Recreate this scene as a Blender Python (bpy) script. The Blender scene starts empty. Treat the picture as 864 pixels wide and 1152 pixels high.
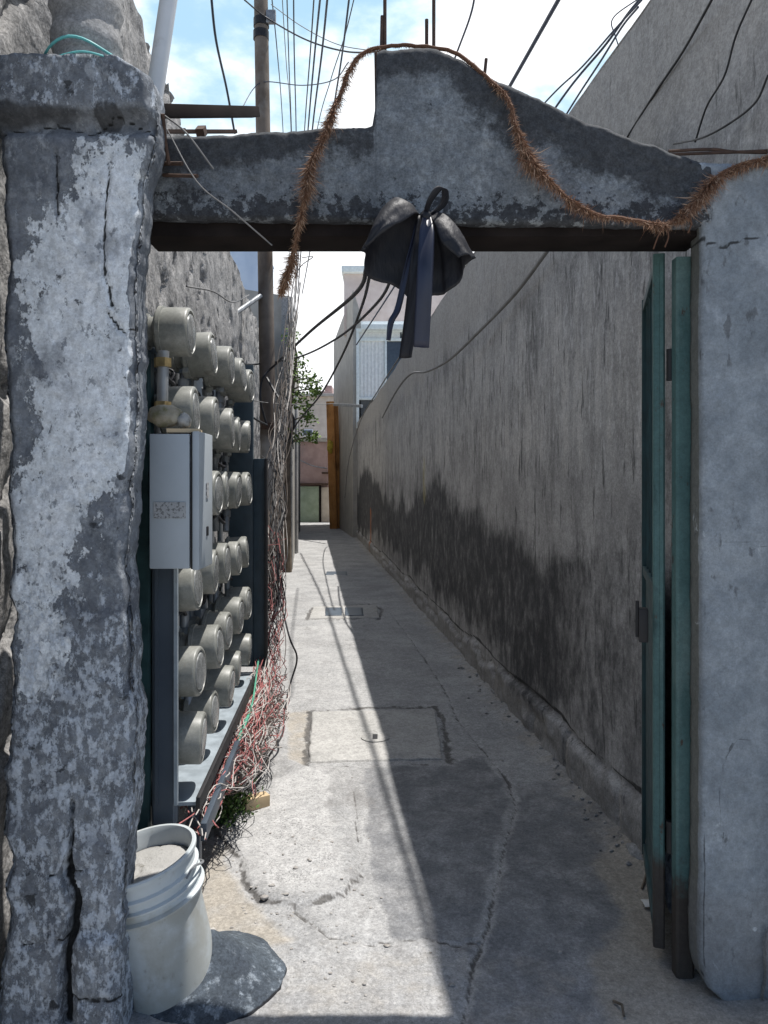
import bpy, bmesh, math, random
import numpy as np
from mathutils import Vector, Matrix
random.seed(7); RNG = np.random.RandomState(11)
R = math.radians
S = bpy.context.scene
COL = S.collection
# ------------------------------------------------------------------ camera, sky, sun, exposure
EYE = 1.55; F = 865.0; CX, CY = 432.0, 544.0
cam = bpy.data.cameras.new('camera'); co = bpy.data.objects.new('camera', cam); COL.objects.link(co)
co.location = (0, 0, EYE); co.rotation_euler = (R(90), 0, 0)
cam.sensor_fit = 'VERTICAL'; cam.sensor_height = 36; cam.sensor_width = 27; cam.lens = F/1152*36
cam.shift_y = -32/1152; cam.clip_start = .05; cam.clip_end = 3000
S.camera = co
SUN = Vector((.26, .11, 1)).normalized()
sl = bpy.data.lights.new('sun', 'SUN'); sl.energy = 5.0; sl.angle = R(.53); sl.color = (1, .965, .92)
so = bpy.data.objects.new('sun', sl); COL.objects.link(so)
so.rotation_euler = (-SUN).to_track_quat('-Z', 'Y').to_euler(); so.location = (4, 4, 14)
w = bpy.data.worlds.new('World'); S.world = w; w.use_nodes = True
nt = w.node_tree; bg = nt.nodes['Background']
sk = nt.nodes.new('ShaderNodeTexSky'); sk.sky_type = 'NISHITA'; sk.sun_disc = False
sk.sun_elevation = math.asin(SUN.z); sk.sun_rotation = math.atan2(SUN.x, SUN.y)
sk.air_density = 1.0; sk.dust_density = 1.2; sk.altitude = 1500
tc = nt.nodes.new('ShaderNodeTexCoord'); mp = nt.nodes.new('ShaderNodeMapping')
mp.inputs['Scale'].default_value = (1, 1, 1.9); mp.inputs['Location'].default_value = (.10, 1.25, .1)
nz = nt.nodes.new('ShaderNodeTexNoise'); nz.inputs['Scale'].default_value = 2.6; nz.inputs['Detail'].default_value = 9; nz.inputs['Roughness'].default_value = .56
mr = nt.nodes.new('ShaderNodeMapRange'); mr.inputs[1].default_value = .37; mr.inputs[2].default_value = .50; mr.interpolation_type = 'SMOOTHSTEP'
mx = nt.nodes.new('ShaderNodeMix'); mx.data_type = 'RGBA'
L = nt.links.new
L(tc.outputs['Generated'], mp.inputs['Vector']); L(mp.outputs[0], nz.inputs['Vector']); L(nz.outputs[0], mr.inputs[0])

sx = nt.nodes.new('ShaderNodeSeparateXYZ'); L(tc.outputs['Generated'], sx.inputs[0])
m2 = nt.nodes.new('ShaderNodeMapRange'); m2.interpolation_type = 'SMOOTHSTEP'; m2.inputs[1].default_value = -.25; m2.inputs[2].default_value = .30
L(sx.outputs['Y'], m2.inputs[0])
m3 = nt.nodes.new('ShaderNodeMapRange'); m3.inputs[3].default_value = .55; m3.inputs[4].default_value = 1.0; 
m4 = nt.nodes.new('ShaderNodeMath'); m4.operation = 'MULTIPLY'; L(m3.outputs[0], m4.inputs[0]); L(m2.outputs[0], m4.inputs[1])

m5 = nt.nodes.new('ShaderNodeMapRange'); m5.interpolation_type = 'SMOOTHSTEP'
for i_, v_ in ((1, .28), (2, .45), (3, 1.0), (4, 0.0)): m5.inputs[i_].default_value = v_
L(sx.outputs['Z'], m5.inputs[0])
m6 = nt.nodes.new('ShaderNodeMath'); m6.operation = 'MAXIMUM'; L(mr.outputs[0], m6.inputs[0]); L(m5.outputs[0], m6.inputs[1]); L(m6.outputs[0], m3.inputs[0])
L(m4.outputs[0], mx.inputs[0]); L(sk.outputs[0], mx.inputs[6]); 
mc_ = nt.nodes.new('ShaderNodeMix'); mc_.data_type = 'RGBA'; L(m6.outputs[0], mc_.inputs[0])
mc_.inputs[6].default_value = (5.2, 8.0, 9.4, 1); mc_.inputs[7].default_value = (9.2, 9.3, 9.5, 1); L(mc_.outputs[2], mx.inputs[7])
L(mx.outputs[2], bg.inputs[0]); bg.inputs[1].default_value = .12
S.view_settings.view_transform = 'Standard'; S.view_settings.look = 'None'; S.view_settings.gamma = 1
S.view_settings.use_curve_mapping = False; S.view_settings.exposure = .30
S.cycles.max_bounces = 8; S.cycles.diffuse_bounces = 4

# ------------------------------------------------------------------ helpers
def at(px, py, Y): return np.array(((px-CX)/F*Y, Y, EYE-(py-CY)/F*Y))
def G(px, py):
    Y = EYE*F/(py-CY); return np.array(((px-CX)/F*Y, Y))
K = .098                                   # the alley runs off at this slope: u = X + K*Y
UR, UL = 1.39, -.86                        # right and left wall lines
def ux(u, Y): return u-K*Y

def _h(ix, iy, iz, s):
    n = (ix*374761393 + iy*668265263 + iz*2147483647 + s*974634777) & 0xffffffff
    n = ((n ^ (n >> 13))*1274126177) & 0xffffffff
    n = n ^ (n >> 16)
    return (n & 0xffff)/65535.0
def vnoise(p, s=0):
    p = np.asarray(p, float); i = np.floor(p).astype(np.int64); f = p-i; f = f*f*(3-2*f)
    x, y, z = i[:, 0], i[:, 1], i[:, 2]; r = 0
    for a in (0, 1):
        wx = f[:, 0] if a else 1-f[:, 0]
        for b in (0, 1):
            wy = f[:, 1] if b else 1-f[:, 1]
            for c in (0, 1):
                wz = f[:, 2] if c else 1-f[:, 2]
                r = r + wx*wy*wz*_h(x+a, y+b, z+c, s)
    return r
def fbm(p, o=4, s=0, g=.5):
    p = np.asarray(p, float); r = 0; a = 1; t = 0
    for k in range(o):
        r = r + a*vnoise(p*(2**k)+k*17.3, s+k); t += a; a *= g
    return r/t                              # 0..1
def sst(x, a, b):
    t = np.clip((x-a)/(b-a), 0, 1); return t*t*(3-2*t)
def segdist(P, line, closed=False):
    L_ = np.asarray(line, float); n = len(L_); d = np.full(len(P), 1e9)
    for i in range(n if closed else n-1):
        a, b = L_[i], L_[(i+1) % n]; ab = b-a
        t = np.clip(((P-a)@ab)/(ab@ab+1e-12), 0, 1)
        d = np.minimum(d, np.linalg.norm(P-a-t[:, None]*ab, axis=1))
    return d
def sdist(P, poly):                         # signed: positive inside
    L_ = np.asarray(poly, float); n = len(L_); ins = np.zeros(len(P), bool)
    for i in range(n):
        a, b = L_[i], L_[(i+1) % n]
        c = ((a[1] > P[:, 1]) != (b[1] > P[:, 1]))
        xx = (b[0]-a[0])*(P[:, 1]-a[1])/((b[1]-a[1]) if abs(b[1]-a[1]) > 1e-9 else 1e-9)+a[0]
        ins ^= c & (P[:, 0] < xx)
    d = segdist(P, poly, True)
    return np.where(ins, d, -d)

def wl(o):
    v = Vector((0, 0, 0))
    while o: v += o.location; o = o.parent
    return np.array(v)
def tag(o, label=None, cat=None, group=None, kind=None):
    if label: o['label'] = label
    if cat: o['category'] = cat
    if group: o['group'] = group
    if kind: o['kind'] = kind
    return o
def thing(name, label, cat, loc, group=None):
    o = bpy.data.objects.new(name, None); COL.objects.link(o); o.location = tuple(float(a) for a in loc)
    o.empty_display_size = .1
    return tag(o, label, cat, group)
def mk(name, V, Fs, mat, parent=None, smooth=True, attrs=None, sharp=None):
    V = np.asarray(V, float).reshape(-1, 3)
    o_loc = None
    if parent is not None: V = V-wl(parent)
    else:
        o_loc = np.array((V[:, 0].mean(), V[:, 1].mean(), V[:, 2].min())); V = V-o_loc
    me = bpy.data.meshes.new(name)
    me.from_pydata(V.tolist(), [], Fs.tolist() if isinstance(Fs, np.ndarray) else Fs)
    if smooth: me.polygons.foreach_set('use_smooth', [True]*len(me.polygons))
    if sharp is not None: me.set_sharp_from_angle(angle=R(sharp))
    for k, a in (attrs or {}).items():
        at_ = me.attributes.new(k, 'FLOAT', 'POINT'); at_.data.foreach_set('value', np.asarray(a, np.float32))
    if mat: me.materials.append(mat)
    me.update()
    o = bpy.data.objects.new(name, me); COL.objects.link(o)
    if parent is not None: o.parent = parent
    else: o.location = tuple(o_loc)
    return o
class MB:
    def __init__(s): s.V = []; s.F = []
    def add(s, V, Fs):
        b = len(s.V); s.V += [tuple(v) for v in V]; s.F += [tuple(i+b for i in f) for f in Fs]; return s
    def box(s, c, d, rot=None, bev=0.0):
        bm = bmesh.new(); bmesh.ops.create_cube(bm, size=1)
        for v in bm.verts: v.co = Vector((v.co.x*d[0], v.co.y*d[1], v.co.z*d[2]))
        if bev: bmesh.ops.bevel(bm, geom=bm.edges[:], offset=bev, segments=2, profile=.6, affect='EDGES')
        m = (rot.to_matrix() if hasattr(rot, 'to_matrix') else rot) if rot is not None else Matrix.Identity(3)
        bm.verts.index_update()
        V = [m@v.co+Vector(c) for v in bm.verts]; Fs = [[v.index for v in f.verts] for f in bm.faces]; bm.free()
        return s.add(V, Fs)
    def bar(s, a, b, wd, ht, bev=0.0):      # a rectangular bar from a to b
        a = Vector(a); b = Vector(b); d = b-a; q = d.to_track_quat('Y', 'Z')
        return s.box((a+b)/2, (wd, d.length, ht), q, bev)
    def tube(s, pts, r, n=8, cap=True):
        pts = [Vector(p) for p in pts]; rs = r if hasattr(r, '__len__') else [r]*len(pts)
        V = []; Fs = []; up = None
        for i, p in enumerate(pts):
            t = (pts[min(i+1, len(pts)-1)]-pts[max(i-1, 0)])
            t = t.normalized() if t.length > 1e-9 else Vector((0, 0, 1))
            if up is None:
                up = Vector((1, 0, 0)) if abs(t.x) < .8 else Vector((0, 1, 0))
            x = (up-t*up.dot(t)).normalized(); up = x; y = t.cross(x)
            for k in range(n):
                a = 2*math.pi*k/n; V.append(p+(x*math.cos(a)+y*math.sin(a))*rs[i])
        for i in range(len(pts)-1):
            for k in range(n):
                Fs.append((i*n+k, i*n+(k+1) % n, (i+1)*n+(k+1) % n, (i+1)*n+k))
        if cap: Fs.append(tuple(range(n-1, -1, -1))); Fs.append(tuple((len(pts)-1)*n+k for k in range(n)))
        return s.add(V, Fs)
    def lathe(s, prof, M=Matrix.Identity(4), n=32):   # prof: (r, h) along local Z
        V = []; Fs = []
        for r, h in prof:
            for k in range(n):
                a = 2*math.pi*k/n; V.append(M@Vector((r*math.cos(a), r*math.sin(a), h)))
        for i in range(len(prof)-1):
            for k in range(n): Fs.append((i*n+k, i*n+(k+1) % n, (i+1)*n+(k+1) % n, (i+1)*n+k))
        if prof[0][0] > 1e-6: Fs.append(tuple(range(n-1, -1, -1)))
        if prof[-1][0] > 1e-6: Fs.append(tuple((len(prof)-1)*n+k for k in range(n)))
        return s.add(V, Fs)
    def build(s, name, mat, parent=None, smooth=True, sharp=40):
        return mk(name, s.V, s.F, mat, parent, smooth, None, sharp)
def spline(P, n=10):
    P = [np.asarray(p, float) for p in P]; P = [2*P[0]-P[1]]+P+[2*P[-1]-P[-2]]; out = []
    for i in range(1, len(P)-2):
        for k in range(n):
            t = k/n; a, b, c, d = P[i-1:i+3]
            out.append(.5*((2*b)+(c-a)*t+(2*a-5*b+4*c-d)*t*t+(3*b-a-3*c+d)*t**3))
    out.append(P[-2]); return out
def grid(U, Vv, fn):                        # fn(Ugrid, Vgrid) -> (N,3)
    a, b = np.meshgrid(U, Vv, indexing='ij'); P = fn(a.ravel(), b.ravel()); nu, nv = len(U), len(Vv)
    i, j = np.meshgrid(np.arange(nu-1), np.arange(nv-1), indexing='ij'); k = (i*nv+j).ravel()
    return P, np.stack([k, k+nv, k+nv+1, k+1], 1)
def geo(a, b, q):                           # spacing growing with distance
    n = int(math.log(b/a)/q)+1; return a*np.exp(np.linspace(0, math.log(b/a), n))

# ------------------------------------------------------------------ materials
class N:
    def __init__(s, name):
        s.m = bpy.data.materials.new(name); s.m.use_nodes = True; s.t = s.m.node_tree
        s.b = s.t.nodes['Principled BSDF']; s._pos = None
    def nd(s, ty): return s.t.nodes.new(ty)
    def ln(s, a, b): s.t.links.new(a, b)
    def pos(s):
        if s._pos is None: s._pos = s.nd('ShaderNodeNewGeometry').outputs['Position']
        return s._pos
    def mapped(s, st):
        if st is None: return s.pos()
        m = s.nd('ShaderNodeMapping'); m.inputs['Scale'].default_value = st; s.ln(s.pos(), m.inputs[0]); return m.outputs[0]
    def noise(s, sc, det=4, ro=.55, st=None, dist=0, off=0):
        n = s.nd('ShaderNodeTexNoise'); n.noise_dimensions = '4D'; n.inputs['W'].default_value = off
        n.inputs['Scale'].default_value = sc; n.inputs['Detail'].default_value = det; n.inputs['Roughness'].default_value = ro
        n.inputs['Distortion'].default_value = dist; s.ln(s.mapped(st), n.inputs['Vector']); return n.outputs[0]
    def voro(s, sc, st=None, feat='DISTANCE_TO_EDGE'):
        n = s.nd('ShaderNodeTexVoronoi'); n.feature = feat; n.inputs['Scale'].default_value = sc
        s.ln(s.mapped(st), n.inputs['Vector']); return n.outputs[0]
    def attr(s, name):
        n = s.nd('ShaderNodeAttribute'); n.attribute_name = name; return n.outputs['Fac']
    def mr(s, x, a, b, c=0, d=1):
        n = s.nd('ShaderNodeMapRange'); n.interpolation_type = 'SMOOTHSTEP'
        for i, v in enumerate((a, b, c, d)): n.inputs[i+1].default_value = v
        s.ln(x, n.inputs[0]); return n.outputs[0]
    def math(s, op, a, b=None):
        n = s.nd('ShaderNodeMath'); n.operation = op
        for i, v in enumerate((a, b)):
            if v is None: continue
            if hasattr(v, 'links'): s.ln(v, n.inputs[i])
            else: n.inputs[i].default_value = v
        return n.outputs[0]
    def mix(s, f, a, b, mode='MIX'):
        n = s.nd('ShaderNodeMix'); n.data_type = 'RGBA'; n.blend_type = mode
        for i, v in ((0, f), (6, a), (7, b)):
            if hasattr(v, 'links'): s.ln(v, n.inputs[i])
            elif i == 0: n.inputs[0].default_value = v
            else: n.inputs[i].default_value = (*v, 1)
        return n.outputs[2]
    def bump(s, h, st=.5, d=.01, prev=None):
        n = s.nd('ShaderNodeBump'); n.inputs['Strength'].default_value = st; n.inputs['Distance'].default_value = d
        s.ln(h, n.inputs['Height'])
        if prev is not None: s.ln(prev, n.inputs['Normal'])
        return n.outputs[0]
    def fin(s, col, rough=.85, nrm=None, metal=0, spec=.3):
        if hasattr(col, 'links'): s.ln(col, s.b.inputs['Base Color'])
        else: s.b.inputs['Base Color'].default_value = (*col, 1)
        if hasattr(rough, 'links'): s.ln(rough, s.b.inputs['Roughness'])
        else: s.b.inputs['Roughness'].default_value = rough
        s.b.inputs['Metallic'].default_value = metal; s.b.inputs['Specular IOR Level'].default_value = spec
        if nrm is not None: s.ln(nrm, s.b.inputs['Normal'])
        return s.m
def layered(name, base, layers=(), sc=3, bumps=((120, .3, .002), (18, .4, .006)), rough=.88, spec=.25, st=None, metal=0, grain=0):
    """base: two colours mixed by noise; layers: dicts col/sc/lo/hi/amt/st/attr/aw"""
    n = N(name)
    c = n.mix(n.mr(n.noise(sc, 6, .62, st), .32, .68), *base); rel = []
    for i, l in enumerate(layers):
        v = n.noise(l.get('sc', 6), l.get('det', 6), l.get('ro', .62), l.get('st'), l.get('dist', 0), off=i*3.7+1.1)
        if 'attr' in l: v = n.math('ADD', n.math('MULTIPLY', v, l.get('nw', .5)), n.math('MULTIPLY', n.attr(l['attr']), l.get('aw', .5)))
        f = n.math('MULTIPLY', n.mr(v, l['lo'], l['hi']), l.get('amt', 1))
        c = n.mix(f, c, l['col'])
        if 'rel' in l: rel.append((f, l['rel']))
    if grain:
        for q, (gs_, ga) in enumerate(((26, .7), (75, 1.0), (190, .8))):
            g = n.mr(n.noise(gs_, 5, .7, st, 0, off=q*5.1+.7), .30, .70, 1-grain*ga, 1+grain*ga); c = n.mix(1.0, c, g, 'MULTIPLY')
    nr = None
    for j, (s_, k, d) in enumerate(bumps):
        nr = n.bump(n.noise(s_, 5, .6, None, 0, off=j*2.3), k, d, nr)
    for f, d in rel: nr = n.bump(f, .8, d, nr)
    return n.fin(c, rough, nr, metal, spec)
def plain(name, c, rough=.5, var=.25, sc=12, metal=0, spec=.4, bump=0):
    n = N(name); d = tuple(a*(1-var) for a in c); e = tuple(min(1, a*(1+var)) for a in c)
    col = n.mix(n.mr(n.noise(sc, 5, .6), .3, .7), d, e)
    nr = n.bump(n.noise(sc*6, 4), bump, .003) if bump else None
    return n.fin(col, n.mr(n.noise(sc*2, 3), .2, .8, max(.05, rough-.12), min(1, rough+.12)), nr, metal, spec)

MAT = {}
MAT['ground'] = layered('ground_concrete', ((.265, .265, .263), (.37, .367, .36)), [
    dict(col=(.22, .215, .21), sc=1.6, lo=.45, hi=.7, amt=.6), dict(col=(.19, .185, .18), sc=7, lo=.52, hi=.72, amt=.5),
    dict(col=(.46, .45, .43), sc=70, lo=.56, hi=.68, amt=.6),
    dict(col=(.10, .10, .10), sc=95, lo=.57, hi=.66, amt=.6),
    dict(col=(.42, .415, .405), attr='rough', sc=14, lo=.40, hi=.68, amt=.75), dict(col=(.12, .12, .12), attr='rough', sc=130, nw=.8, aw=.2, lo=.56, hi=.68, amt=.7),
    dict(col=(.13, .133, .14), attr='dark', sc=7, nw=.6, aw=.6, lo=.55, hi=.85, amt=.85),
    dict(col=(.31, .28, .235), attr='dirt', sc=9, nw=.7, aw=.5, lo=.5, hi=.85, amt=.85),
    dict(col=(.075, .07, .065), attr='crack', sc=26, nw=.75, aw=.5, lo=.58, hi=.82, amt=.85),
    dict(col=(.14, .13, .12), sc=3.2, lo=.60, hi=.72, amt=.45, st=(1, .55, 1)),
], sc=2.4, bumps=((160, .5, .004), (40, .45, .006), (9, .35, .012)), rough=.92, grain=0.22)
MAT['rwall'] = layered('weathered_plaster', ((.28, .272, .264), (.42, .408, .395)), [
    dict(col=(.11, .107, .107), sc=2.2, lo=.50, hi=.72, amt=.75, st=(1, 1, .33)),
    dict(col=(.52, .50, .475), sc=8, det=9, ro=.7, lo=.67, hi=.83, amt=.8, st=(1, 1, .2), attr='streak', nw=.9, aw=.28), dict(col=(.50, .49, .48), sc=30, det=8, lo=.735, hi=.80, amt=.85, st=(1, 1, .3), attr='streak', nw=1, aw=.2),
    dict(col=(.44, .43, .42), sc=42, lo=.58, hi=.68, amt=.4, st=(1, 1, .45)),
    dict(col=(.036, .036, .039), attr='soot', sc=10, st=(1, 1, .6), det=10, ro=.7, nw=.9, aw=.5, lo=.56, hi=1.0, amt=.96),
    dict(col=(.05, .05, .05), sc=26, st=(1, 1, .16), lo=.56, hi=.66, amt=.75), dict(col=(.05, .05, .05), sc=5, st=(1, 1, .5), lo=.62, hi=.72, amt=.5, dist=.7),
    dict(col=(.34, .12, .04), attr='rust', sc=18, st=(1, 1, .25), lo=.6, hi=.78, amt=.8),
    dict(col=(.34, .29, .10), attr='moss', sc=14, st=(1, 1, .3), lo=.6, hi=.85, amt=.6),
    dict(col=(.22, .21, .195), attr='plinth', sc=9, nw=.9, aw=.3, lo=.5, hi=.85, amt=.75),
    dict(col=(.38, .36, .335), attr='upper', sc=5, st=(1, 1, .6), lo=.5, hi=.8, amt=.8),
    dict(col=(.02, .02, .02), attr='crack', sc=22, nw=.3, aw=.7, lo=.5, hi=.7, amt=.9),
], sc=3, bumps=((90, .55, .004), (22, .5, .008), (5, .3, .02)), rough=.93, grain=0.2)
MAT['lwall'] = layered('rough_render', ((.22, .215, .21), (.34, .33, .32)), [
    dict(col=(.13, .128, .125), sc=22, lo=.5, hi=.66, amt=.7), dict(col=(.05, .05, .05), attr='crack', sc=18, nw=.6, aw=.5, lo=.6, hi=.8, amt=.8),
    dict(col=(.10, .098, .095), sc=4, lo=.55, hi=.72, amt=.6),
    dict(col=(.5, .49, .47), sc=12, lo=.58, hi=.7, amt=.5),
], sc=3, bumps=((60, .6, .006), (14, .7, .02)), rough=.95, grain=0.35)
MAT['pillar'] = layered('peeling_white_paint', ((.115, .125, .14), (.21, .225, .245)), [
    dict(col=(.27, .285, .30), sc=30, lo=.5, hi=.66, amt=.7),
    dict(col=(.66, .69, .71), attr='paint', sc=15, det=10, ro=.74, nw=1.15, aw=.38, lo=.735, hi=.757, amt=.97, st=(1, 1, .7), rel=.003), dict(col=(.72, .74, .76), attr='paint', sc=5, det=8, nw=.7, aw=.5, lo=.72, hi=.86, amt=.55), dict(col=(.23, .245, .26), sc=30, det=10, ro=.74, lo=.565, hi=.59, amt=.8, st=(1, 1, .7)), dict(col=(.40, .42, .44), sc=9, det=10, ro=.75, lo=.54, hi=.60, amt=.6, st=(1.6, 1, .8)), dict(col=(.06, .063, .07), sc=14, det=9, ro=.7, lo=.635, hi=.65, amt=.85),
    dict(col=(.50, .54, .59), attr='speck', rel=.0015, sc=30, det=10, ro=.8, nw=1.0, aw=.16, lo=.635, hi=.69, amt=.8, st=(1, 1, .6)),
    dict(col=(.09, .10, .125), sc=7, lo=.50, hi=.66, amt=.45),
    dict(col=(.04, .042, .045), sc=11, lo=.64, hi=.69, amt=.85, dist=.6),
    dict(col=(.045, .045, .046), attr='mold', sc=8, lo=.55, hi=.75, amt=.8),
    dict(col=(.02, .02, .02), attr='crack', sc=22, nw=.3, aw=.7, lo=.5, hi=.7, amt=.95),
], sc=6, bumps=((120, .6, .003), (34, .6, .006)), rough=.95, spec=.12, grain=.17)
MAT['beam'] = layered('mouldy_concrete', ((.125, .135, .145), (.205, .22, .23)), [
    dict(col=(.30, .315, .32), sc=14, lo=.55, hi=.68, amt=.6, st=(1, 1, .5)),
    dict(col=(.05, .052, .055), attr='mold', sc=9, det=10, ro=.74, nw=1.3, aw=.42, lo=.72, hi=.92, amt=.94),
    dict(col=(.035, .036, .04), attr='spot', sc=20, det=9, ro=.74, nw=1.0, aw=.2, lo=.655, hi=.69, amt=.9),
    dict(col=(.045, .045, .05), sc=45, det=8, ro=.75, lo=.62, hi=.66, amt=.8),
    dict(col=(.02, .02, .02), attr='crack', sc=22, nw=.3, aw=.7, lo=.5, hi=.7, amt=.9),
], sc=5, bumps=((130, .5, .003), (32, .55, .006), (8, .35, .012)), rough=.92, grain=0.28)
MAT['rpillar'] = layered('worn_blue_grey_render', ((.19, .212, .23), (.28, .303, .32)), [
    dict(col=(.40, .43, .455), sc=9, lo=.52, hi=.68, amt=.55, st=(1, 1, .5)),
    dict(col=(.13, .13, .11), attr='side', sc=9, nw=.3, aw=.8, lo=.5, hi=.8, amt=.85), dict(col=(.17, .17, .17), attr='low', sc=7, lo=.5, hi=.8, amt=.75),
    dict(col=(.11, .115, .12), sc=19, det=9, lo=.61, hi=.67, amt=.8, st=(1, 1, .45)), dict(col=(.16, .165, .17), sc=4, lo=.58, hi=.72, amt=.5, st=(1, 1, .4), dist=.5), dict(col=(.55, .58, .6), sc=12, lo=.64, hi=.69, amt=.6, st=(1, 1, .6), dist=.8),
    dict(col=(.06, .06, .065), attr='mold', sc=9, lo=.55, hi=.75, amt=.85),
    dict(col=(.03, .03, .03), attr='crack', sc=22, nw=.3, aw=.7, lo=.5, hi=.7, amt=.9),
], sc=5, bumps=((130, .4, .003), (30, .45, .006), (8, .3, .01)), rough=.88, grain=0.14)
MAT['column'] = layered('grey_column_render', ((.22, .22, .215), (.32, .315, .31)), [dict(col=(.07, .07, .07), sc=3.5, det=9, ro=.75, lo=.60, hi=.66, amt=.7),dict(col=(.16, .155, .15), sc=9, lo=.6, hi=.7, amt=.6)], bumps=((70, .5, .004), (16, .4, .01)), grain=.25)
MAT['slab'] = layered('manhole_slab', ((.31, .305, .29), (.40, .39, .37)), [dict(col=(.20, .195, .19), sc=60, lo=.56, hi=.68, amt=.6), dict(col=(.30, .27, .23), sc=5, lo=.55, hi=.7, amt=.4)], bumps=((150, .4, .003), (30, .3, .005)), grain=.2)
MAT['mound'] = layered('shaded_cement_mound', ((.035, .043, .055), (.07, .085, .10)), [dict(col=(.22, .25, .28), sc=16, det=10, ro=.75, lo=.52, hi=.62, amt=.75), dict(col=(.012, .012, .014), attr='edge', sc=10, lo=.50, hi=.66, amt=.95)], bumps=((80, .5, .004), (18, .6, .012)), grain=.3)  # bluish shade of the mound put into a dark base colour; whitish smears are paint
MAT['stone'] = layered('mossy_stone', ((.25, .22, .17), (.38, .35, .28)), [dict(col=(.16, .15, .06), sc=14, lo=.5, hi=.68, amt=.8)], sc=12, bumps=((90, .6, .006), (25, .6, .012)))
MAT['teal'] = layered('faded_teal_gate_paint', ((.060, .122, .118), (.090, .165, .158)), [
    dict(col=(.15, .22, .205), sc=9, det=8, lo=.52, hi=.70, amt=.7, st=(1, 1, .25)), dict(col=(.02, .035, .035), sc=11, det=9, ro=.7, lo=.56, hi=.70, amt=.7, st=(1, 1, .3)),
    dict(col=(.075, .042, .028), sc=26, det=8, ro=.7, lo=.61, hi=.65, amt=.85, st=(1, 1, .5)),
    dict(col=(.055, .042, .035), attr='rust', sc=16, det=8, nw=.9, aw=.5, lo=.58, hi=.80, amt=.95)], bumps=((60, .2, .002), (14, .25, .004)), rough=.62, spec=.3, grain=.12)
MAT['tealdark'] = plain('dark_teal_paint', (.018, .05, .055), .5, .35)
MAT['steel'] = layered('blue_grey_steel', ((.045, .06, .08), (.065, .085, .11)), [dict(col=(.10, .06, .04), sc=18, lo=.64, hi=.74, amt=.5)], bumps=((60, .15, .002),), rough=.45, spec=.45)
MAT['panel'] = plain('slate_blue_panel', (.040, .062, .080), .5, .2)
MAT['shelf'] = plain('pale_steel_shelf', (.27, .31, .34), .5, .2)
MAT['blackiron'] = plain('black_iron', (.018, .017, .018), .55, .3)
MAT['rust'] = plain('rusty_iron', (.075, .045, .032), .8, .4, 30)
MAT['cover'] = layered('dusty_meter_cover', ((.175, .178, .160), (.25, .25, .225)), [dict(col=(.36, .355, .325), sc=7, det=8, lo=.54, hi=.70, amt=.6), dict(col=(.075, .07, .058), sc=13, det=9, ro=.7, lo=.57, hi=.70, amt=.65), dict(col=(.16, .10, .06), sc=30, lo=.64, hi=.72, amt=.6)], sc=5, grain=.12, bumps=((60, .08, .002),), rough=.42, spec=.45)
MAT['dial'] = plain('dull_meter_glass', (.20, .205, .20), .25, .3, 20)
MAT['socket'] = plain('grey_socket', (.11, .135, .16), .5, .25)
MAT['conduit'] = plain('zinc_conduit', (.26, .27, .28), .45, .25, metal=.3)
MAT['brass'] = plain('tarnished_brass', (.28, .21, .10), .5, .3, 40, metal=.4)
MAT['boxgrey'] = layered('pale_grey_enamel', ((.34, .375, .40), (.40, .435, .46)), [dict(col=(.25, .24, .23), sc=14, lo=.64, hi=.74, amt=.4)], bumps=((50, .05, .001),), rough=.45, spec=.4)
MAT['sticker'] = layered('worn_sticker', ((.30, .31, .31), (.42, .42, .42)), [dict(col=(.10, .10, .10), sc=120, lo=.5, hi=.58, amt=.8)], bumps=((60, .1, .001),))
MAT['plastic'] = layered('dirty_white_plastic', ((.42, .455, .46), (.53, .565, .57)), [dict(col=(.30, .28, .22), attr='low', sc=10, det=8, nw=.8, aw=.5, lo=.68, hi=.92, amt=.6), dict(col=(.27, .26, .225), sc=9, det=9, ro=.7, lo=.54, hi=.68, amt=.75, st=(1, 1, .6)), dict(col=(.20, .19, .17), sc=30, lo=.60, hi=.72, amt=.5)], sc=5, bumps=((40, .1, .002),), rough=.5, spec=.4)
MAT['cement'] = layered('set_cement', ((.30, .295, .28), (.42, .41, .39)), [dict(col=(.1, .09, .06), sc=14, lo=.6, hi=.7, amt=.8)], bumps=((80, .6, .006), (20, .6, .015)))
MAT['wood'] = layered('raw_pine', ((.48, .36, .22), (.60, .47, .31)), [dict(col=(.3, .2, .1), sc=25, lo=.58, hi=.7, amt=.5, st=(.3, 1, 1))], bumps=((80, .2, .002),))
MAT['darkwood'] = plain('dark_brown_metal', (.019, .015, .014), .9, .35, 9, spec=.08)
MAT['satin'] = N('black_satin'); _s = MAT['satin']
MAT['satin'] = _s.fin(_s.mix(_s.mr(_s.noise(8, 4), .3, .7), (.005, .005, .008), (.011, .011, .016)), .58, _s.bump(_s.noise(34, 4, .6, (1.6, 1.6, .5)), .5, .008), 0, .45)
_s = N('navy_ribbon'); MAT['ribbon'] = _s.fin(_s.mix(_s.mr(_s.noise(8, 4), .3, .7), (.006, .008, .022), (.011, .015, .038)), .42, _s.bump(_s.noise(30, 3, .5, (1, 1, .2)), .15, .003), 0, .6)
_g = N('dried_garland'); _c = _g.mix(_g.mr(_g.attr('shade'), 0, .75), (.13, .065, .038), (.33, .185, .11)); _c = _g.mix(_g.mr(_g.attr('shade'), .7, 1), _c, (.56, .40, .28)); MAT['garland'] = _g.fin(_c, .85)
MAT['pole'] = layered('weathered_pole_shaded', ((.10, .08, .065), (.18, .15, .125)), [dict(col=(.07, .045, .03), sc=3, lo=.5, hi=.7, amt=.7, st=(1, 1, .35)), dict(col=(.36, .35, .33), attr='pale', sc=5, lo=.45, hi=.75, amt=.9)], bumps=((60, .3, .004),))
MAT['cable'] = plain('black_cable', (.018, .018, .021), .5, .2)
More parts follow.
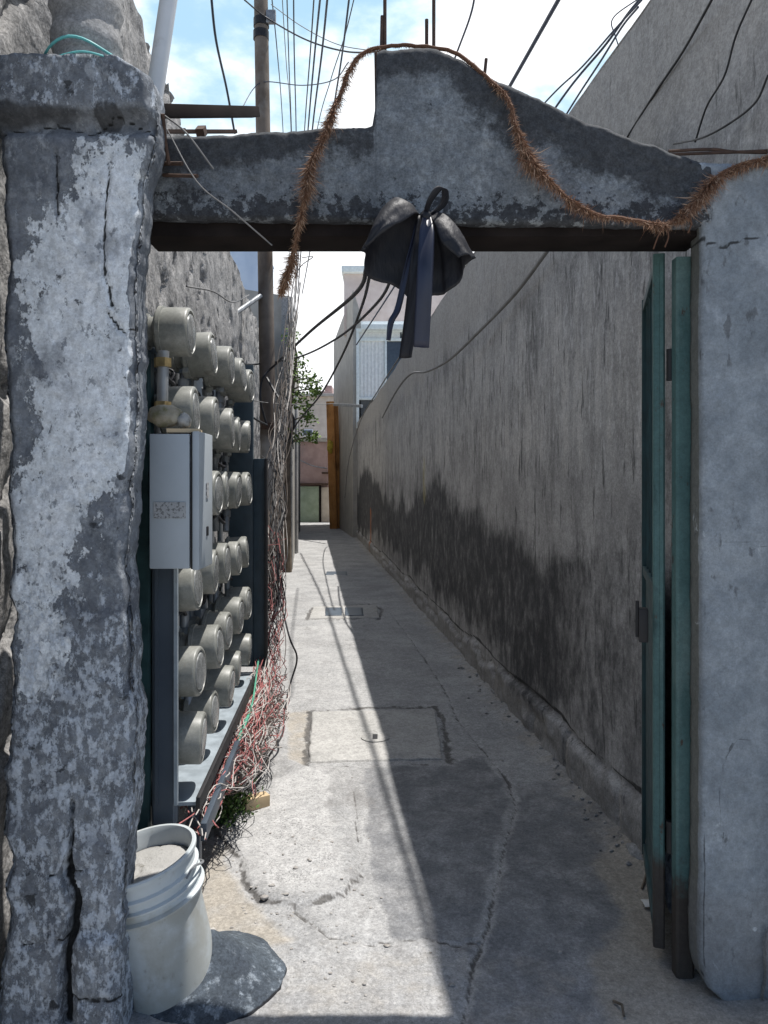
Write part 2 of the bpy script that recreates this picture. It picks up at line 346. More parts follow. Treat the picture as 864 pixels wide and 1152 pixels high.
MAT['cableblue'] = plain('blue_black_cable', (.02, .03, .055), .5, .2)
MAT['cablegrey'] = plain('grey_cable', (.16, .155, .15), .6, .2)
MAT['wired'] = plain('red_wire', (.36, .13, .125), .55, .3, 30)
MAT['wirew'] = plain('white_wire', (.46, .43, .40), .55, .3, 30)
MAT['wireb'] = plain('brown_wire', (.08, .065, .055), .6, .4, 30)
MAT['wireg'] = plain('green_rope', (.07, .27, .18), .6, .3, 30)
MAT['turq'] = plain('turquoise_cord', (.12, .42, .42), .6, .2)
MAT['pvc'] = layered('white_pvc', ((.56, .58, .60), (.68, .70, .72)), [dict(col=(.3, .29, .28), sc=9, lo=.6, hi=.72, amt=.5)], bumps=())
MAT['leaf'] = layered('leaves', ((.09, .15, .025), (.15, .22, .05)), [], sc=8, bumps=(), rough=.6)
MAT['weed'] = layered('weed_leaves', ((.05, .10, .025), (.11, .17, .05)), [dict(col=(.25, .22, .1), sc=30, lo=.58, hi=.7, amt=.6)], sc=30, bumps=(), rough=.7)
MAT['bark'] = layered('bark', ((.10, .08, .06), (.2, .16, .12)), [], sc=8)
MAT['housew'] = layered('white_house_paint', ((.74, .78, .79), (.80, .83, .84)), [dict(col=(.45, .44, .42), sc=2, lo=.55, hi=.75, amt=.5, st=(1, 1, .3))], bumps=((40, .2, .004),))
MAT['housep'] = layered('pale_pink_paint', ((.60, .50, .45), (.70, .60, .55)), [dict(col=(.45, .40, .37), sc=2, lo=.55, hi=.75, amt=.5, st=(1, 1, .3))], bumps=((40, .2, .004),))
MAT['houseg'] = layered('beige_grey_render', ((.34, .325, .295), (.43, .41, .375)), [dict(col=(.22, .21, .20), sc=2, lo=.5, hi=.75, amt=.6, st=(1, 1, .3)), dict(col=(.5, .48, .45), sc=5, lo=.56, hi=.7, amt=.4)], bumps=((40, .3, .006),))
MAT['pinkwall'] = layered('dusky_pink_paint', ((.36, .25, .23), (.46, .33, .30)), [dict(col=(.3, .27, .26), sc=1.5, lo=.5, hi=.75, amt=.6)], bumps=((30, .2, .006),))
MAT['beigewall'] = layered('cream_paint', ((.52, .45, .37), (.62, .55, .46)), [dict(col=(.4, .36, .32), sc=1.2, lo=.5, hi=.75, amt=.5)], bumps=((30, .2, .006),))
MAT['bluewall'] = layered('pale_blue_paint', ((.45, .54, .66), (.52, .60, .70)), [], sc=1, bumps=((30, .2, .006),))
MAT['greendoor'] = layered('pale_green_metal', ((.25, .31, .22), (.34, .40, .30)), [dict(col=(.2, .16, .1), sc=4, lo=.6, hi=.75, amt=.6)], bumps=((20, .1, .004),))
MAT['orange'] = layered('orange_brown_paint', ((.55, .24, .07), (.68, .33, .11)), [dict(col=(.12, .05, .02), sc=5, lo=.52, hi=.72, amt=.7, st=(1, 1, .25))], sc=3, bumps=((30, .2, .006),), rough=.7)
MAT['yellow'] = plain('yellow_ribbon', (.5, .36, .04), .6)
MAT['glass'] = plain('window_glass', (.05, .06, .07), .08, .2, spec=.8)
MAT['curtain'] = plain('pale_curtain', (.74, .75, .73), .9, .1)
MAT['mint'] = plain('white_mint_frame', (.74, .79, .77), .5, .1)
MAT['pebble'] = layered('pebbles', ((.22, .2, .18), (.42, .4, .37)), [], sc=25, bumps=((90, .3, .003),))
MAT['bag'] = plain('pale_plastic_bag', (.35, .38, .42), .35, .4, 30)
MAT['paper'] = plain('paper_scrap', (.6, .6, .58), .8, .15)

# ------------------------------------------------------------------ the ground, one sheet
def jit(P, amp, sc, s): return P+amp*(np.stack([fbm(np.c_[P*sc, np.zeros(len(P))], 4, s), fbm(np.c_[P*sc, np.ones(len(P))*9], 4, s+5)], 1)-.5)*2
uu = np.linspace(-1.25, 1.5, 230); yy = geo(1.15, 34, .0062)
def gfn(y, u): return np.stack([u-K*y, y, np.zeros_like(y)], 1)
P, Fq = grid(yy, uu, gfn)
Q = P[:, :2]; QJ = jit(Q, .03, 9, 3); QJ2 = jit(Q, .012, 22, 4); QJ3 = jit(jit(Q, .02, 12, 14), .014, 50, 24)
px = lambda pts: [G(*p) for p in pts]
crackR = px([(470, 730), (500, 775), (515, 810), (545, 845), (572, 880), (580, 908), (568, 950), (548, 1040), (532, 1085), (522, 1150)])
lip = px([(243, 940), (256, 955), (272, 968), (275, 995), (292, 1015), (330, 1022), (385, 1010), (405, 985), (392, 930), (380, 865), (330, 862), (300, 880), (262, 905)])
low = px([(330, 1025), (372, 1055), (420, 1060), (480, 1052), (510, 1062), (535, 1058)])
dirtR = px([(712, 905), (690, 940), (655, 965), (690, 1030), (655, 1075), (660, 1120), (700, 1200), (1000, 1250), (1000, 940)])
dirtL = px([(262, 900), (243, 940), (255, 955), (270, 990), (300, 1030), (340, 1060), (230, 1090), (190, 1000), (200, 930)])
dirtM = px([(322, 802), (348, 798), (346, 860), (322, 852)])
trench = px([(345, 862), (349, 800), (392, 797), (490, 795), (500, 815), (505, 858)])
trench2 = px([(345, 697), (352, 683), (415, 679), (430, 686), (425, 697), (345, 697)])
misc = [px([(330, 862), (345, 862), (505, 858), (545, 846)]), px([(300, 695), (345, 697)]), px([(310, 745), (318, 800)]), px([(398, 880), (405, 985)]),
        px([(355, 640), (405, 636)]), px([(335, 621), (342, 632), (372, 634)]), px([(440, 690), (470, 730)])]
a_rough = sst(sdist(QJ, lip), -.03, .12)*(.6+.4*fbm(np.c_[Q*9, np.zeros(len(Q))], 3, 88))
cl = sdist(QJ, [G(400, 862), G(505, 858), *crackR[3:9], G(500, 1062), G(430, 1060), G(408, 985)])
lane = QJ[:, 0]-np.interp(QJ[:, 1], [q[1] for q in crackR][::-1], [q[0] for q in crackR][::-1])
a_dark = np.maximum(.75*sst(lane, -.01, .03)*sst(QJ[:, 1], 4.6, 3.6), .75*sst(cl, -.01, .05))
ue = Q[:, 0]+K*Q[:, 1]
edge = sst(ue, UR-.28, UR-.05)*.75+sst(ue, UL+.35, UL+.1)*.6
a_dirt = np.maximum.reduce([sst(sdist(QJ, dirtR), -.05, .08), .9*sst(sdist(QJ, dirtL), -.05, .06), .8*sst(sdist(QJ, dirtM), -.03, .03), edge*.8, .45*sst(Q[:, 1], 2.75, 2.45)])
dc = np.minimum.reduce([segdist(QJ2, crackR)*1.0, segdist(QJ2, low)*1.3, segdist(QJ2, trench)*.8, segdist(QJ2, trench2)*.35]+[segdist(QJ2, m)*1.6 for m in misc])
lipd = segdist(QJ3, lip[:8])
a_tr = 0
brk = fbm(np.c_[Q*4, np.zeros(len(Q))], 3, 61)
ridge = sst(segdist(QJ2, crackR[3:])-.03, .03, .0)
tw_ = segdist(QJ3, trench)
a_tr = np.maximum(sst(tw_, .085*fbm(np.c_[Q*7, np.zeros(len(Q))], 3, 63), .004), .9*sst(segdist(QJ3, trench2), .09*fbm(np.c_[Q*3, np.zeros(len(Q))], 3, 64), .01))
a_crack = np.maximum(sst(dc, .006+.02*brk, .002)*(.45+.8*brk), sst(lipd, .045*fbm(np.c_[Q*9, np.zeros(len(Q))], 3, 62), .0)*.95)
a_crack = np.maximum(a_crack, a_tr*.9)
nz0 = fbm(np.c_[Q*3.5, np.zeros(len(Q))], 4, 21)
z = .018*(nz0-.5)+.006*(fbm(np.c_[Q*30, np.zeros(len(Q))], 3, 5)-.5)
z += .018*sst(sdist(QJ, lip), -.01, .025)*(.7+.6*fbm(np.c_[Q*25, np.zeros(len(Q))], 3, 8)) - .010*sst(dc, .014, .002)*(.4+brk) + .05*sst(ue, UR-.16, UR+.02)*fbm(np.c_[Q*6, np.zeros(len(Q))], 3, 9)
z -= .012*np.clip(sst(sdist(QJ, dirtM), -.02, .03), 0, 1)
P[:, 2] = z; GZ = z.reshape(len(yy), len(uu))
def gz(x, y): return GZ[min(len(yy)-1, int(np.searchsorted(yy, y))), min(len(uu)-1, max(0, int(np.searchsorted(uu, x+K*y))))]
# far skirt, part of the same sheet and lying a little lower
b = len(P); D = 1500
SK = np.array([(-D, -D, -.09), (D, -D, -.09), (D, D, -.09), (-D, D, -.09)])
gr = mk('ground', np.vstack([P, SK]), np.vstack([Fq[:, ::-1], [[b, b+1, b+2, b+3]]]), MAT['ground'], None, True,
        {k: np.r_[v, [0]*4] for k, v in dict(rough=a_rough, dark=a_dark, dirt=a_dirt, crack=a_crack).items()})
tag(gr, kind='structure')

# ------------------------------------------------------------------ right wall
yw = geo(2.28, 22.0, .0085); zw = np.r_[np.linspace(-.05, .6, 40), np.linspace(.62, 3.5, 110)]
def top_r(y): return 3.52-.012*(y-3)+.06*(fbm(np.stack([y*1.2, y*0, y*0], 1), 3, 4)-.5)
def rw(y, z):
    t = top_r(y); zz = np.where(z > .6, .6+(z-.6)/(3.5-.6)*(t-.6), z)
    p3 = np.stack([y*0, y, zz], 1)
    pl = .17+.10*fbm(np.stack([y*1.6, y*0, y*0], 1), 3, 6)
    off = .022*(fbm(p3*np.array([1, 1.1, 1.1]), 3, 31)-.5)+.008*(fbm(p3*9, 3, 32)-.5)
    pl = pl-.10*sst(fbm(np.stack([y*2.3, y*0, y*0], 1), 3, 38), .52, .62); lg = sst(zz, pl+.008, pl-.008)
    blk = np.minimum(np.abs(((y*1.35+.15*np.sin(y*3)) % 1)-.5)*2, 1)
    off += -lg*(.008+.04*fbm(p3*np.array([1, 7, 9]), 4, 33, .65)-.04*sst(blk, .05, 0))+.02*sst(np.abs(zz-pl), .03, 0)*(fbm(p3*11, 3, 36)>.45)
    off += -.03*lg*sst(np.abs(y-4.6), .5, .2)*(fbm(p3*14, 3, 34)-.4)*2
    return np.stack([UR-K*y+off, y, zz], 1)
P, Fq = grid(yw, zw, rw)
y, z = P[:, 1], P[:, 2]; p1 = np.stack([y*0, y, z*.35], 1)
rag = (fbm(np.stack([y*5.5, y*0, z*.5], 1), 4, 41)-.5)
top = np.interp(y, [2.5, 3.2, 4, 5, 6.5, 8, 11, 14, 17, 19.5, 21, 22], [1.25, 1.3, 1.28, 1.33, 1.36, 1.42, 1.35, 1.3, 1.75, 1.98, 1.5, 1.4])+rag*.18
bot = np.interp(y, [2.5, 5, 9, 14, 22], [.15, .30, .45, .40, .25])+(fbm(np.stack([y*2.5, y*0+4, z*0], 1), 4, 43)-.5)*.7
blob2 = (fbm(np.stack([y*1.5, y*0, z*2.2], 1), 4, 46)-.5)*1.1
soot = sst(z+blob2*.9, top+.36, top-.22)*sst(z+blob2*.6, bot-.25, bot+.2)
soot = np.maximum(soot*np.interp(y, [2.6, 3.6, 4.6, 20], [.45, .62, .95, 1]), .60*sst(z+blob2*.8, 1.62, .95)*sst(y, 19.5, 15)*sst(z, .1, .35))
soot = np.maximum(soot, .55*sst(np.abs(y-3.05-.04*np.sin(z*3)), .1, .03)*sst(z, .9, 1.6))
upper = sst(z+.35*(fbm(p1*2, 3, 45)-.5), 2.5, 3.0)
streak = sst(z, 1.2, 1.9)*sst(z, 3.1, 2.5)
plin = sst(z, .20, .14)
rust = sst(np.abs(y-17.2), .35, .12)*sst(z, 1.25, .9)
moss = sst(np.abs(y-9.2), .3, .08)*sst(np.abs(z-1.6), .5, .2)
crk = np.maximum(sst(np.abs(z-(.2+.10*(fbm(np.stack([y*1.6, y*0, y*0], 1), 3, 6)))), (.045*fbm(np.stack([y*5, y*0, y*0], 1), 3, 37)), .004)*.85, sst(np.abs(y-9.0-.02*np.sin(z*9)), .03, .008)*.75)
rwt = mk('plaster_wall', P, Fq, MAT['rwall'], None, True, dict(soot=soot, upper=upper, streak=streak, plinth=plin, rust=rust, moss=moss, crack=crk))
# back and top, so that the wall has thickness
m = MB(); n_ = len(yw)
yb = list(yw[::6])+[yw[-1]]
V = []; Fs = []
for yv in yb:
    t = float(top_r(np.array([yv]))[0]); x = UR-K*yv
    V += [(x-.002, yv, t-.01), (x+.20, yv, t-.03), (x+.20, yv, -.05), (x+.04, yv, -.05)]
for i in range(len(yb)-1):
    for k in range(3): Fs.append((4*i+k, 4*i+k+1, 4*i+k+5, 4*i+k+4))
Fs += [(0, 3, 2, 1), tuple(4*(len(yb)-1)+k for k in range(4))]
mk('coping', V, Fs, MAT['rwall'], rwt)
tag(rwt, 'tall soot stained grey plaster wall along the right side of the alley', 'wall')

# ------------------------------------------------------------------ left wall (rough render)
yw = geo(1.4, 13.9, .0085); zw = np.linspace(-.06, 1, 120)
def lw(y, s):
    t = np.interp(y, [1.4, 2.4, 3.6, 8, 13.9], [3.2, 3.45, 3.85, 4.0, 4.2])+.16*(fbm(np.stack([np.floor(y*3.1)*.77, y*0, y*0], 1), 2, 52)-.5)
    z = s*t
    off0 = -.07*sst(y, 2.9, 2.4)
    p3 = np.stack([y*0, y, z], 1)
    n1 = fbm(p3*np.array([1, 3.2, 4.6]), 4, 51); n2 = fbm(p3*11, 3, 53)
    diag = np.abs(fbm(np.stack([y*0, (y*2.6-z*2.2), (y+z)*.9], 1), 3, 54)-.5)
    off = .04*(n1-.5)+.028*(n2-.5)+.05*sst(diag, .0, .035)+off0
    return np.stack([UL-K*y+off-.02, y, z], 1)
P, Fq = grid(yw, zw, lw)
dg = np.abs(fbm(np.stack([P[:, 1]*0, (P[:, 1]*2.6-P[:, 2]*2.2), (P[:, 1]+P[:, 2])*.9], 1), 3, 54)-.5)
lwt = mk('rough_wall', P, Fq[:, ::-1], MAT['lwall'], None, True, dict(crack=sst(dg, .035, .0)))
V = []; Fs = []; yb = list(yw[::6])+[yw[-1]]
for yv in yb:
    t = float(np.interp(yv, [1.4, 2.4, 3.6, 8, 13.9], [3.2, 3.45, 3.85, 4.0, 4.2])); x = UL-K*yv
    V += [(x-.02, yv, t-.09), (x-.3, yv, t-.09), (x-.3, yv, -.05), (x-.09, yv, -.05)]
for i in range(len(yb)-1):
    for k in range(3): Fs.append((4*i+k+1, 4*i+k, 4*i+k+4, 4*i+k+5))
Fs += [(0, 1, 2, 3), tuple(4*(len(yb)-1)+k for k in (3, 2, 1, 0))]
mk('coping', V, Fs, MAT['lwall'], lwt)
tag(lwt, 'rough grey rendered wall with crumbling top behind the electricity meters', 'wall')

# ------------------------------------------------------------------ gateway: two pillars and a lintel
def ringloft(T, lo, hi, frm, y0, y1, nf, ns):
    """T: stations; lo/hi: extents across; frm(t, s, y)->xyz; ring of front nf, side ns, back nf, side ns"""
    V = []; tt = []; ss = []; ring = 2*(nf+ns); side = []
    for i, t in enumerate(T):
        a, c, f0, f1 = lo[i], hi[i], y0[i], y1[i]
        r = [(a+(c-a)*k/nf, f0, 0) for k in range(nf)]+[(c, f0+(f1-f0)*k/ns, 1) for k in range(ns)]
        r += [(c+(a-c)*k/nf, f1, 2) for k in range(nf)]+[(a, f1+(f0-f1)*k/ns, 3) for k in range(ns)]
        for s_, y_, sd in r: V.append(frm(t, s_, y_)); side.append(sd)
    V = np.array(V, float); Fs = []
    for i in range(len(T)-1):
        for k in range(ring): Fs.append((i*ring+k, i*ring+(k+1) % ring, (i+1)*ring+(k+1) % ring, (i+1)*ring+k))
    Fs.append(tuple(range(ring-1, -1, -1))); e = (len(T)-1)*ring; Fs.append(tuple(e+k for k in range(ring)))
    return V, Fs
def roughen(V, amp, sc, s, amp2=0, sc2=1):
    d = np.stack([fbm(V*sc, 4, s+k*11)-.5 for k in range(3)], 1)*2*amp
    if amp2: d += np.stack([fbm(V*sc2, 3, s+k*7+3)-.5 for k in range(3)], 1)*2*amp2
    return V+d
gate = thing('gateway', 'weathered concrete gateway with peaked lintel spanning the alley entrance', 'gateway', (0, 2.3, 0))
# left pillar
YP = 2.13
def zp(py, Y): return EYE-(py-CY)/F*Y
def xp(p, Y): return (p-CX)/F*Y
T = np.linspace(-.04, zp(66, YP), 260)
pyT = CY-(T-EYE)*F/YP
rgt = np.interp(pyT, [66, 85, 120, 150, 175, 200, 260, 300, 330, 420, 480, 560, 600, 640, 720, 800, 870, 940, 1000, 1080, 1160], [150, 178, 184, 180, 180, 170, 168, 158, 160, 162, 160, 156, 154, 149, 154, 158, 156, 150, 144, 143, 147])
lft = np.interp(pyT, [66, 130, 150, 200, 420, 520, 700, 760, 900, 1000, 1160], [-25, -25, 0, 2, 4, 8, 11, 9, 2, 6, -4])
chip = (fbm(np.stack([T*13, T*0, T*0], 1), 3, 61, .6)-.5)*8+(fbm(np.stack([T*70, T*0, T*0], 1), 3, 60, .7)-.5)*6*fbm(np.stack([T*7, T*0+3, T*0], 1), 2, 59)+np.abs(fbm(np.stack([T*5, T*0, T*0], 1), 3, 62)-.5)*-14
rgt = rgt+chip; lft = lft+(fbm(np.stack([T*12, T*0+7, T*0], 1), 4, 63)-.5)*16
front = np.full(len(T), YP)-.022*sst(pyT, 140, 120)+.02*sst(pyT, 128, 136)*sst(pyT, 156, 142)
V, Fs = ringloft(T, xp(lft, YP), xp(rgt, 2.19), lambda t, s_, y_: (s_, y_, t), front, np.full(len(T), 2.25), 90, 10)
# round the chipped arrises
x0 = np.interp(V[:, 2], T, xp(lft, YP)); x1 = np.interp(V[:, 2], T, xp(rgt, 2.19))
dR = x1-V[:, 0]; isf = V[:, 1] < YP+.02
er = .006+.06*np.clip(fbm(V*np.array([0, 0, 14]), 4, 64, .65)-.3, 0, 1)
V[:, 1] += np.where(isf, .030*sst(dR, er, 0)**1.2*(.5+1.0*fbm(V*17, 3, 68))+.03*sst(V[:, 0]-x0, .03, 0)**2, 0)
PX = CX+V[:, 0]/YP*F; PY = CY-(V[:, 2]-EYE)/YP*F; PP = np.stack([PX, PY], 1)
PPj = PP+18*(np.stack([fbm(V*9, 4, 65), fbm(V*9, 4, 66)], 1)-.5)
paint = sdist(PPj, [(138, 160), (168, 168), (168, 440), (150, 520), (112, 560), (78, 640), (66, 770), (22, 780), (16, 560), (48, 480), (40, 400), (20, 310), (48, 250), (88, 215), (104, 170)])
paint = np.clip(.5+paint/70, 0, 1)*np.where(isf & (dR > .012), 1, .15)
speck = sst(PY, 560, 760)*.8+.2+.6*sst(PY, 135, 120)
PPk = PP+7*(np.stack([fbm(V*34, 4, 165, .65), fbm(V*34, 4, 166, .65)], 1)-.5)+5*(np.stack([fbm(V*11, 3, 167), fbm(V*11, 3, 168)], 1)-.5)
cr1 = segdist(PPk, [(80, 900), (78, 960), (74, 985), (84, 1010), (80, 1050), (72, 1090), (74, 1152)])
wid = np.interp(PY, [890, 960, 975, 1040, 1060, 1160], [2, 3, 9, 9, 7, 8])
cr2 = np.minimum.reduce([segdist(PPk, [(122, 180), (118, 250), (116, 300), (125, 345)]), segdist(PPk, [(62, 170), (64, 240)]), segdist(PPk, [(0, 148), (60, 138), (100, 150), (130, 128), (165, 145), (190, 175)])*.8,
                         segdist(PPk, [(55, 985), (100, 980)]), segdist(PPk, [(25, 1065), (75, 1060)]), segdist(PPk, [(76, 1120), (150, 1124)])*.7, segdist(PPk, [(120, 355), (140, 375), (150, 368)])])
crk = np.maximum(sst(cr1, wid, wid*.3), .85*sst(cr2, 1+4*fbm(V*9, 3, 169), .5))*isf
V[:, 1] += np.where(isf, .045*sst(cr1, wid, wid*.4)+.010*sst(cr2, 3.5, .5), 0)
V[:, 1] -= np.where(isf, .02*sst(PX, 80, 92)*sst(PY, 1048, 1060), 0)
mold = sst(PY, 150, 128)*sst(PY, 112, 128)*.8+sst(PY, 240, 180)*.25*sst(PX, 110, 60)+.8*sst(np.hypot((PX-122)/16, (PY-140)/34), 1.2, .5)+sst(PX, 30, 10)*.35
V = roughen(V, .0035, 14, 67, .0045, 55)
mk('pillar', V, Fs, MAT['pillar'], gate, True, dict(paint=paint, speck=speck, crack=crk, mold=mold))['label'] = 'left pillar with peeling white paint and deep cracks'
# lintel
YB = 2.30
bx = np.linspace(150, 800, 300)
tpx = [150, 185, 290, 380, 418, 421, 424, 432, 495, 510, 535, 560, 590, 620, 660, 700, 740, 780, 800]
tpy = [158, 153, 147, 142, 140, 139, 58, 53, 52, 60, 76, 90, 103, 116, 135, 151, 163, 177, 184]
tp = np.interp(bx, tpx, tpy)+(fbm(np.stack([bx*.05, bx*0, bx*0], 1), 4, 71)-.5)*7
bt = np.interp(bx, [150, 800], [244, 254])+(fbm(np.stack([bx*.06, bx*0, bx*0], 1), 3, 72)-.5)*2.5
V, Fs = ringloft(xp(bx, YB), zp(bt, YB), zp(tp, YB), lambda t, s_, y_: (t, y_, s_), np.full(300, YB), np.full(300, 2.49), 60, 10)
Fs = [f[::-1] for f in Fs]
PX = CX+V[:, 0]/YB*F; PY = CY-(V[:, 2]-EYE)/YB*F
tl = np.interp(PX, bx, tp); bl = np.interp(PX, bx, bt)
mold = sst(PY-tl, 62, 4)*.85+sst(np.abs(PX-660), 190, 60)*.55*sst(PY-tl, 110, 30)+sst(PX, 330, 180)*.30+.5*sst(np.abs(PX-440), 70, 20)*sst(PY, 95, 60)
spot = sst(bl-PY, 50, 5)*.9+.2
PPj = np.stack([PX, PY], 1)+6*(np.stack([fbm(V*20, 4, 73), fbm(V*20, 4, 74)], 1)-.5)
crk = .6*sst(segdist(PPj, [(425, 135), (470, 128), (560, 132), (640, 126)]), 2.5, .6)
V = roughen(V, .005, 11, 75, .0035, 40)
ff = V[:, 1] < YB+.03
V[:, 1] += np.where(ff, .014*sst(PY-tl, 7, 0)**2+.010*sst(bl-PY, 5, 0)**2, 0)
mk('lintel', V, Fs, MAT['beam'], gate, True, dict(mold=mold, spot=spot, crack=crk))
m = MB(); m.box(((xp(168, 2.4)+xp(785, 2.4))/2, 2.42, zp(274, 2.42)+.022), (xp(787, 2.4)-xp(168, 2.4), .16, .05), bev=.006)
m.build('steel_lintel_bar', MAT['darkwood'], gate)
# right pillar
T = np.linspace(-.05, zp(186, YB), 200); pyT = CY-(T-EYE)*F/YB
lf = np.interp(pyT, [186, 260, 400, 900, 1050, 1085, 1110, 1128, 1160], [786, 790, 790, 790, 788, 789, 795, 815, 840])
V, Fs = ringloft(T, xp(lf, YB), np.full(200, 1.50), lambda t, s_, y_: (s_, y_, t), np.full(200, YB), np.full(200, 2.39), 60, 6)
V[:, 2] += np.where(V[:, 2] > zp(200, YB), .03*(fbm(V*np.array([9, 0, 0]), 3, 81)-.4), 0)
x0 = np.interp(V[:, 2], T, xp(lf, YB)); isf = V[:, 1] < YB+.02
V[:, 1] += np.where(isf, .005*sst(V[:, 0]-x0, .012, 0)**2*fbm(V*np.array([0, 0, 30]), 3, 87)*2, 0)
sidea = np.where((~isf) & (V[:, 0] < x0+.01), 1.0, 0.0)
PX = CX+V[:, 0]/YB*F; PY = CY-(V[:, 2]-EYE)/YB*F
PPj = np.stack([PX, PY], 1)+10*(np.stack([fbm(V*12, 4, 82), fbm(V*12, 4, 83)], 1)-.5)
arc = [(838+26*math.cos(a)*1.1, 905+75*math.sin(a)) for a in np.linspace(2, 5.2, 18)]
crk = np.maximum(.9*sst(segdist(PPj, [(790, 268), (815, 275), (850, 268), (870, 262)]), 4, 1), .66*sst(segdist(PPj, arc), 3, .6)*isf)
crk = np.maximum(crk, .75*sst(np.abs(PX-792)+0*PY, 4*fbm(V*np.array([0, 0, 25]), 3, 86)+.5, .5)*isf)
arc2 = [(832+44*math.cos(a), 640+30*math.sin(a)) for a in np.linspace(3.4, 6.0, 14)]
crk = np.maximum(crk, .62*sst(segdist(PPj, arc2), 3, .6)*isf)
low_ = sst(PY, 940, 1040)*.9
mold = sst(PY, 330, 230)*.55*sst(PX, 800, 850)+.8*sst(PY, 1095, 1135)+.45*sst(np.hypot((PX-850)/20, (PY-340)/30), 1.4, .3)+.6*sst(np.hypot((PX-866)/18, (PY-1040)/60), 1.4, .4)+.5*sst(np.hypot((PX-836)/8, (PY-425)/40), 1.3, .4)
V = roughen(V, .005, 8, 84, .0025, 40)
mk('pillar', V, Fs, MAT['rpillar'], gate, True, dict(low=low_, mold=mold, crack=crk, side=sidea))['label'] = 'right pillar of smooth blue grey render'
# bare rods standing on the peak and out of the beam ends
for a, b_ in [((433, 60), (433, -25)), ((429, 62), (430, 18)), ((488, 58), (488, -12)), ((480, 58), (480, 22)), ((424, 140), (423, 60))]:
    m = MB(); m.tube([at(*a, 2.37), at(*b_, 2.37)], .0055, 8); m.build('rebar', MAT['rust'], gate)
m = MB(); m.tube([at(545, 86, 2.36), at(547, 66, 2.36)], .005, 6); m.build('rebar', MAT['rust'], gate)
for pts in [[(184, 197, 2.3), (222, 198, 2.24)], [(184, 184, 2.3), (205, 184, 2.25)], [(183, 128, 2.2), (186, 160, 2.24), (190, 185, 2.27)]]:
    m = MB(); m.tube(spline([at(*p) for p in pts], 6), .006, 8); m.build('rebar', MAT['rust'], gate)
for dy, dz in ((0, 0), (4, .02)):
    m = MB(); m.tube(spline([at(752, 170+dy, 2.34), at(800, 168+dy, 2.33), at(830, 171, 2.33), at(900, 172-dy, 2.33)], 6), .005, 8); m.build('rebar', MAT['rust'], gate)

# ------------------------------------------------------------------ things on top of the left pillar
cl = at(97, 75, 2.24)
c = MB(); Mx = Matrix.Translation(Vector(cl))
prof = [(.096+.006*math.sin(i*1.7), .8*i/30) for i in range(31)]
c.lathe(prof, Mx, 48); V = np.array(c.V); V = roughen(V, .006, 12, 91, .004, 40); V[:, 2] -= .06
o = mk('concrete_column', V, c.F, MAT['column'], None, True, None, 50)
tag(o, 'stub of round grey concrete column standing on the left pillar', 'column')
m = MB(); ring = [(cl[0]+.112*math.cos(a), cl[1]+.112*math.sin(a), cl[2]+.0+.012*math.sin(3*a)+.012) for a in np.linspace(0, 2*math.pi, 40)]
m.tube(ring, .004, 6); m.tube(spline([at(48, 70, 2.14), at(70, 62, 2.12), at(95, 58, 2.1), at(125, 66, 2.12), at(135, 72, 2.16)], 6), .003, 6)
tag(m.build('cord', MAT['turq']), 'turquoise cord tied round the foot of the round column', 'cord')
m = MB(); m.tube([at(173, 112, 2.45), at(194, -30, 2.45)], .027, 20); tag(m.build('plastic_pipe', MAT['pvc']), 'white plastic pipe leaning up beside the left pillar', 'pipe')
m = MB(); m.bar(at(178, 125, 3.0), at(287, 126, 3.9), .05, .05, .004); tag(m.build('iron_bar', MAT['darkwood']), 'dark brown bar reaching from wall towards pole above the lintel', 'bar')
m = MB(); m.bar(at(180, 148, 2.7), at(266, 148, 2.9), .012, .012); m.bar(at(225, 150, 2.76), at(228, 146, 2.79), .03, .03); tag(m.build('iron_rod', MAT['rust']), 'thin rusty rod lying just above the lintel at the left', 'rod')

# ------------------------------------------------------------------ gate: open leaf and the two frame posts
def lowrust(o, z0, z1):
    me = o.data; n = len(me.vertices); a = np.zeros(n*3); me.vertices.foreach_get('co', a); zz = a.reshape(-1, 3)[:, 2]+wl(o)[2]
    at_ = me.attributes.new('rust', 'FLOAT', 'POINT'); at_.data.foreach_set('value', sst(zz, z1, z0).astype(np.float32))
def tallbox(name, c, d, mat, parent, rz=0, cuts=24):
    V = []; Fs = []; z0, z1 = c[2]-d[2]/2, c[2]+d[2]/2; b_ = min(d[0], d[1])*.14; hx, hy = d[0]/2, d[1]/2
    prof = [(hx-b_, -hy), (hx, -hy+b_), (hx, hy-b_), (hx-b_, hy), (-hx+b_, hy), (-hx, hy-b_), (-hx, -hy+b_), (-hx+b_, -hy)]
    for i in range(cuts+1):
        for p in prof: V.append((c[0]+p[0]*math.cos(rz)-p[1]*math.sin(rz), c[1]+p[0]*math.sin(rz)+p[1]*math.cos(rz), z0+(z1-z0)*i/cuts))
    for i in range(cuts):
        for k in range(8): Fs.append((8*i+k, 8*i+(k+1) % 8, 8*i+8+(k+1) % 8, 8*i+8+k))
    Fs += [tuple(range(7, -1, -1)), tuple(8*cuts+k for k in range(8))]
    return mk(name, V, Fs, mat, parent, True, None, 30)
gp = thing('gate_post', 'teal steel gate post standing against the right pillar', 'gate post', (at(767, 500, 2.46)[0], 2.46, 0))
ztop = zp(283, 2.42)
a = tallbox('post', (xp(768, 2.43), 2.43, ztop/2-.01), (.056, .05, ztop-.02), MAT['teal'], gp); lowrust(a, .15, .45)
for zz in (1.93, .42):
    m = MB(); m.tube([(xp(754, 2.46), 2.46, zz-.05), (xp(754, 2.46), 2.46, zz+.05)], .012, 12); m.build('hinge', MAT['blackiron'], gp)
lf = thing('metal_gate', 'narrow teal steel gate leaf folded open against the soot stained wall', 'gate', (xp(741, 2.55), 2.55, 0))
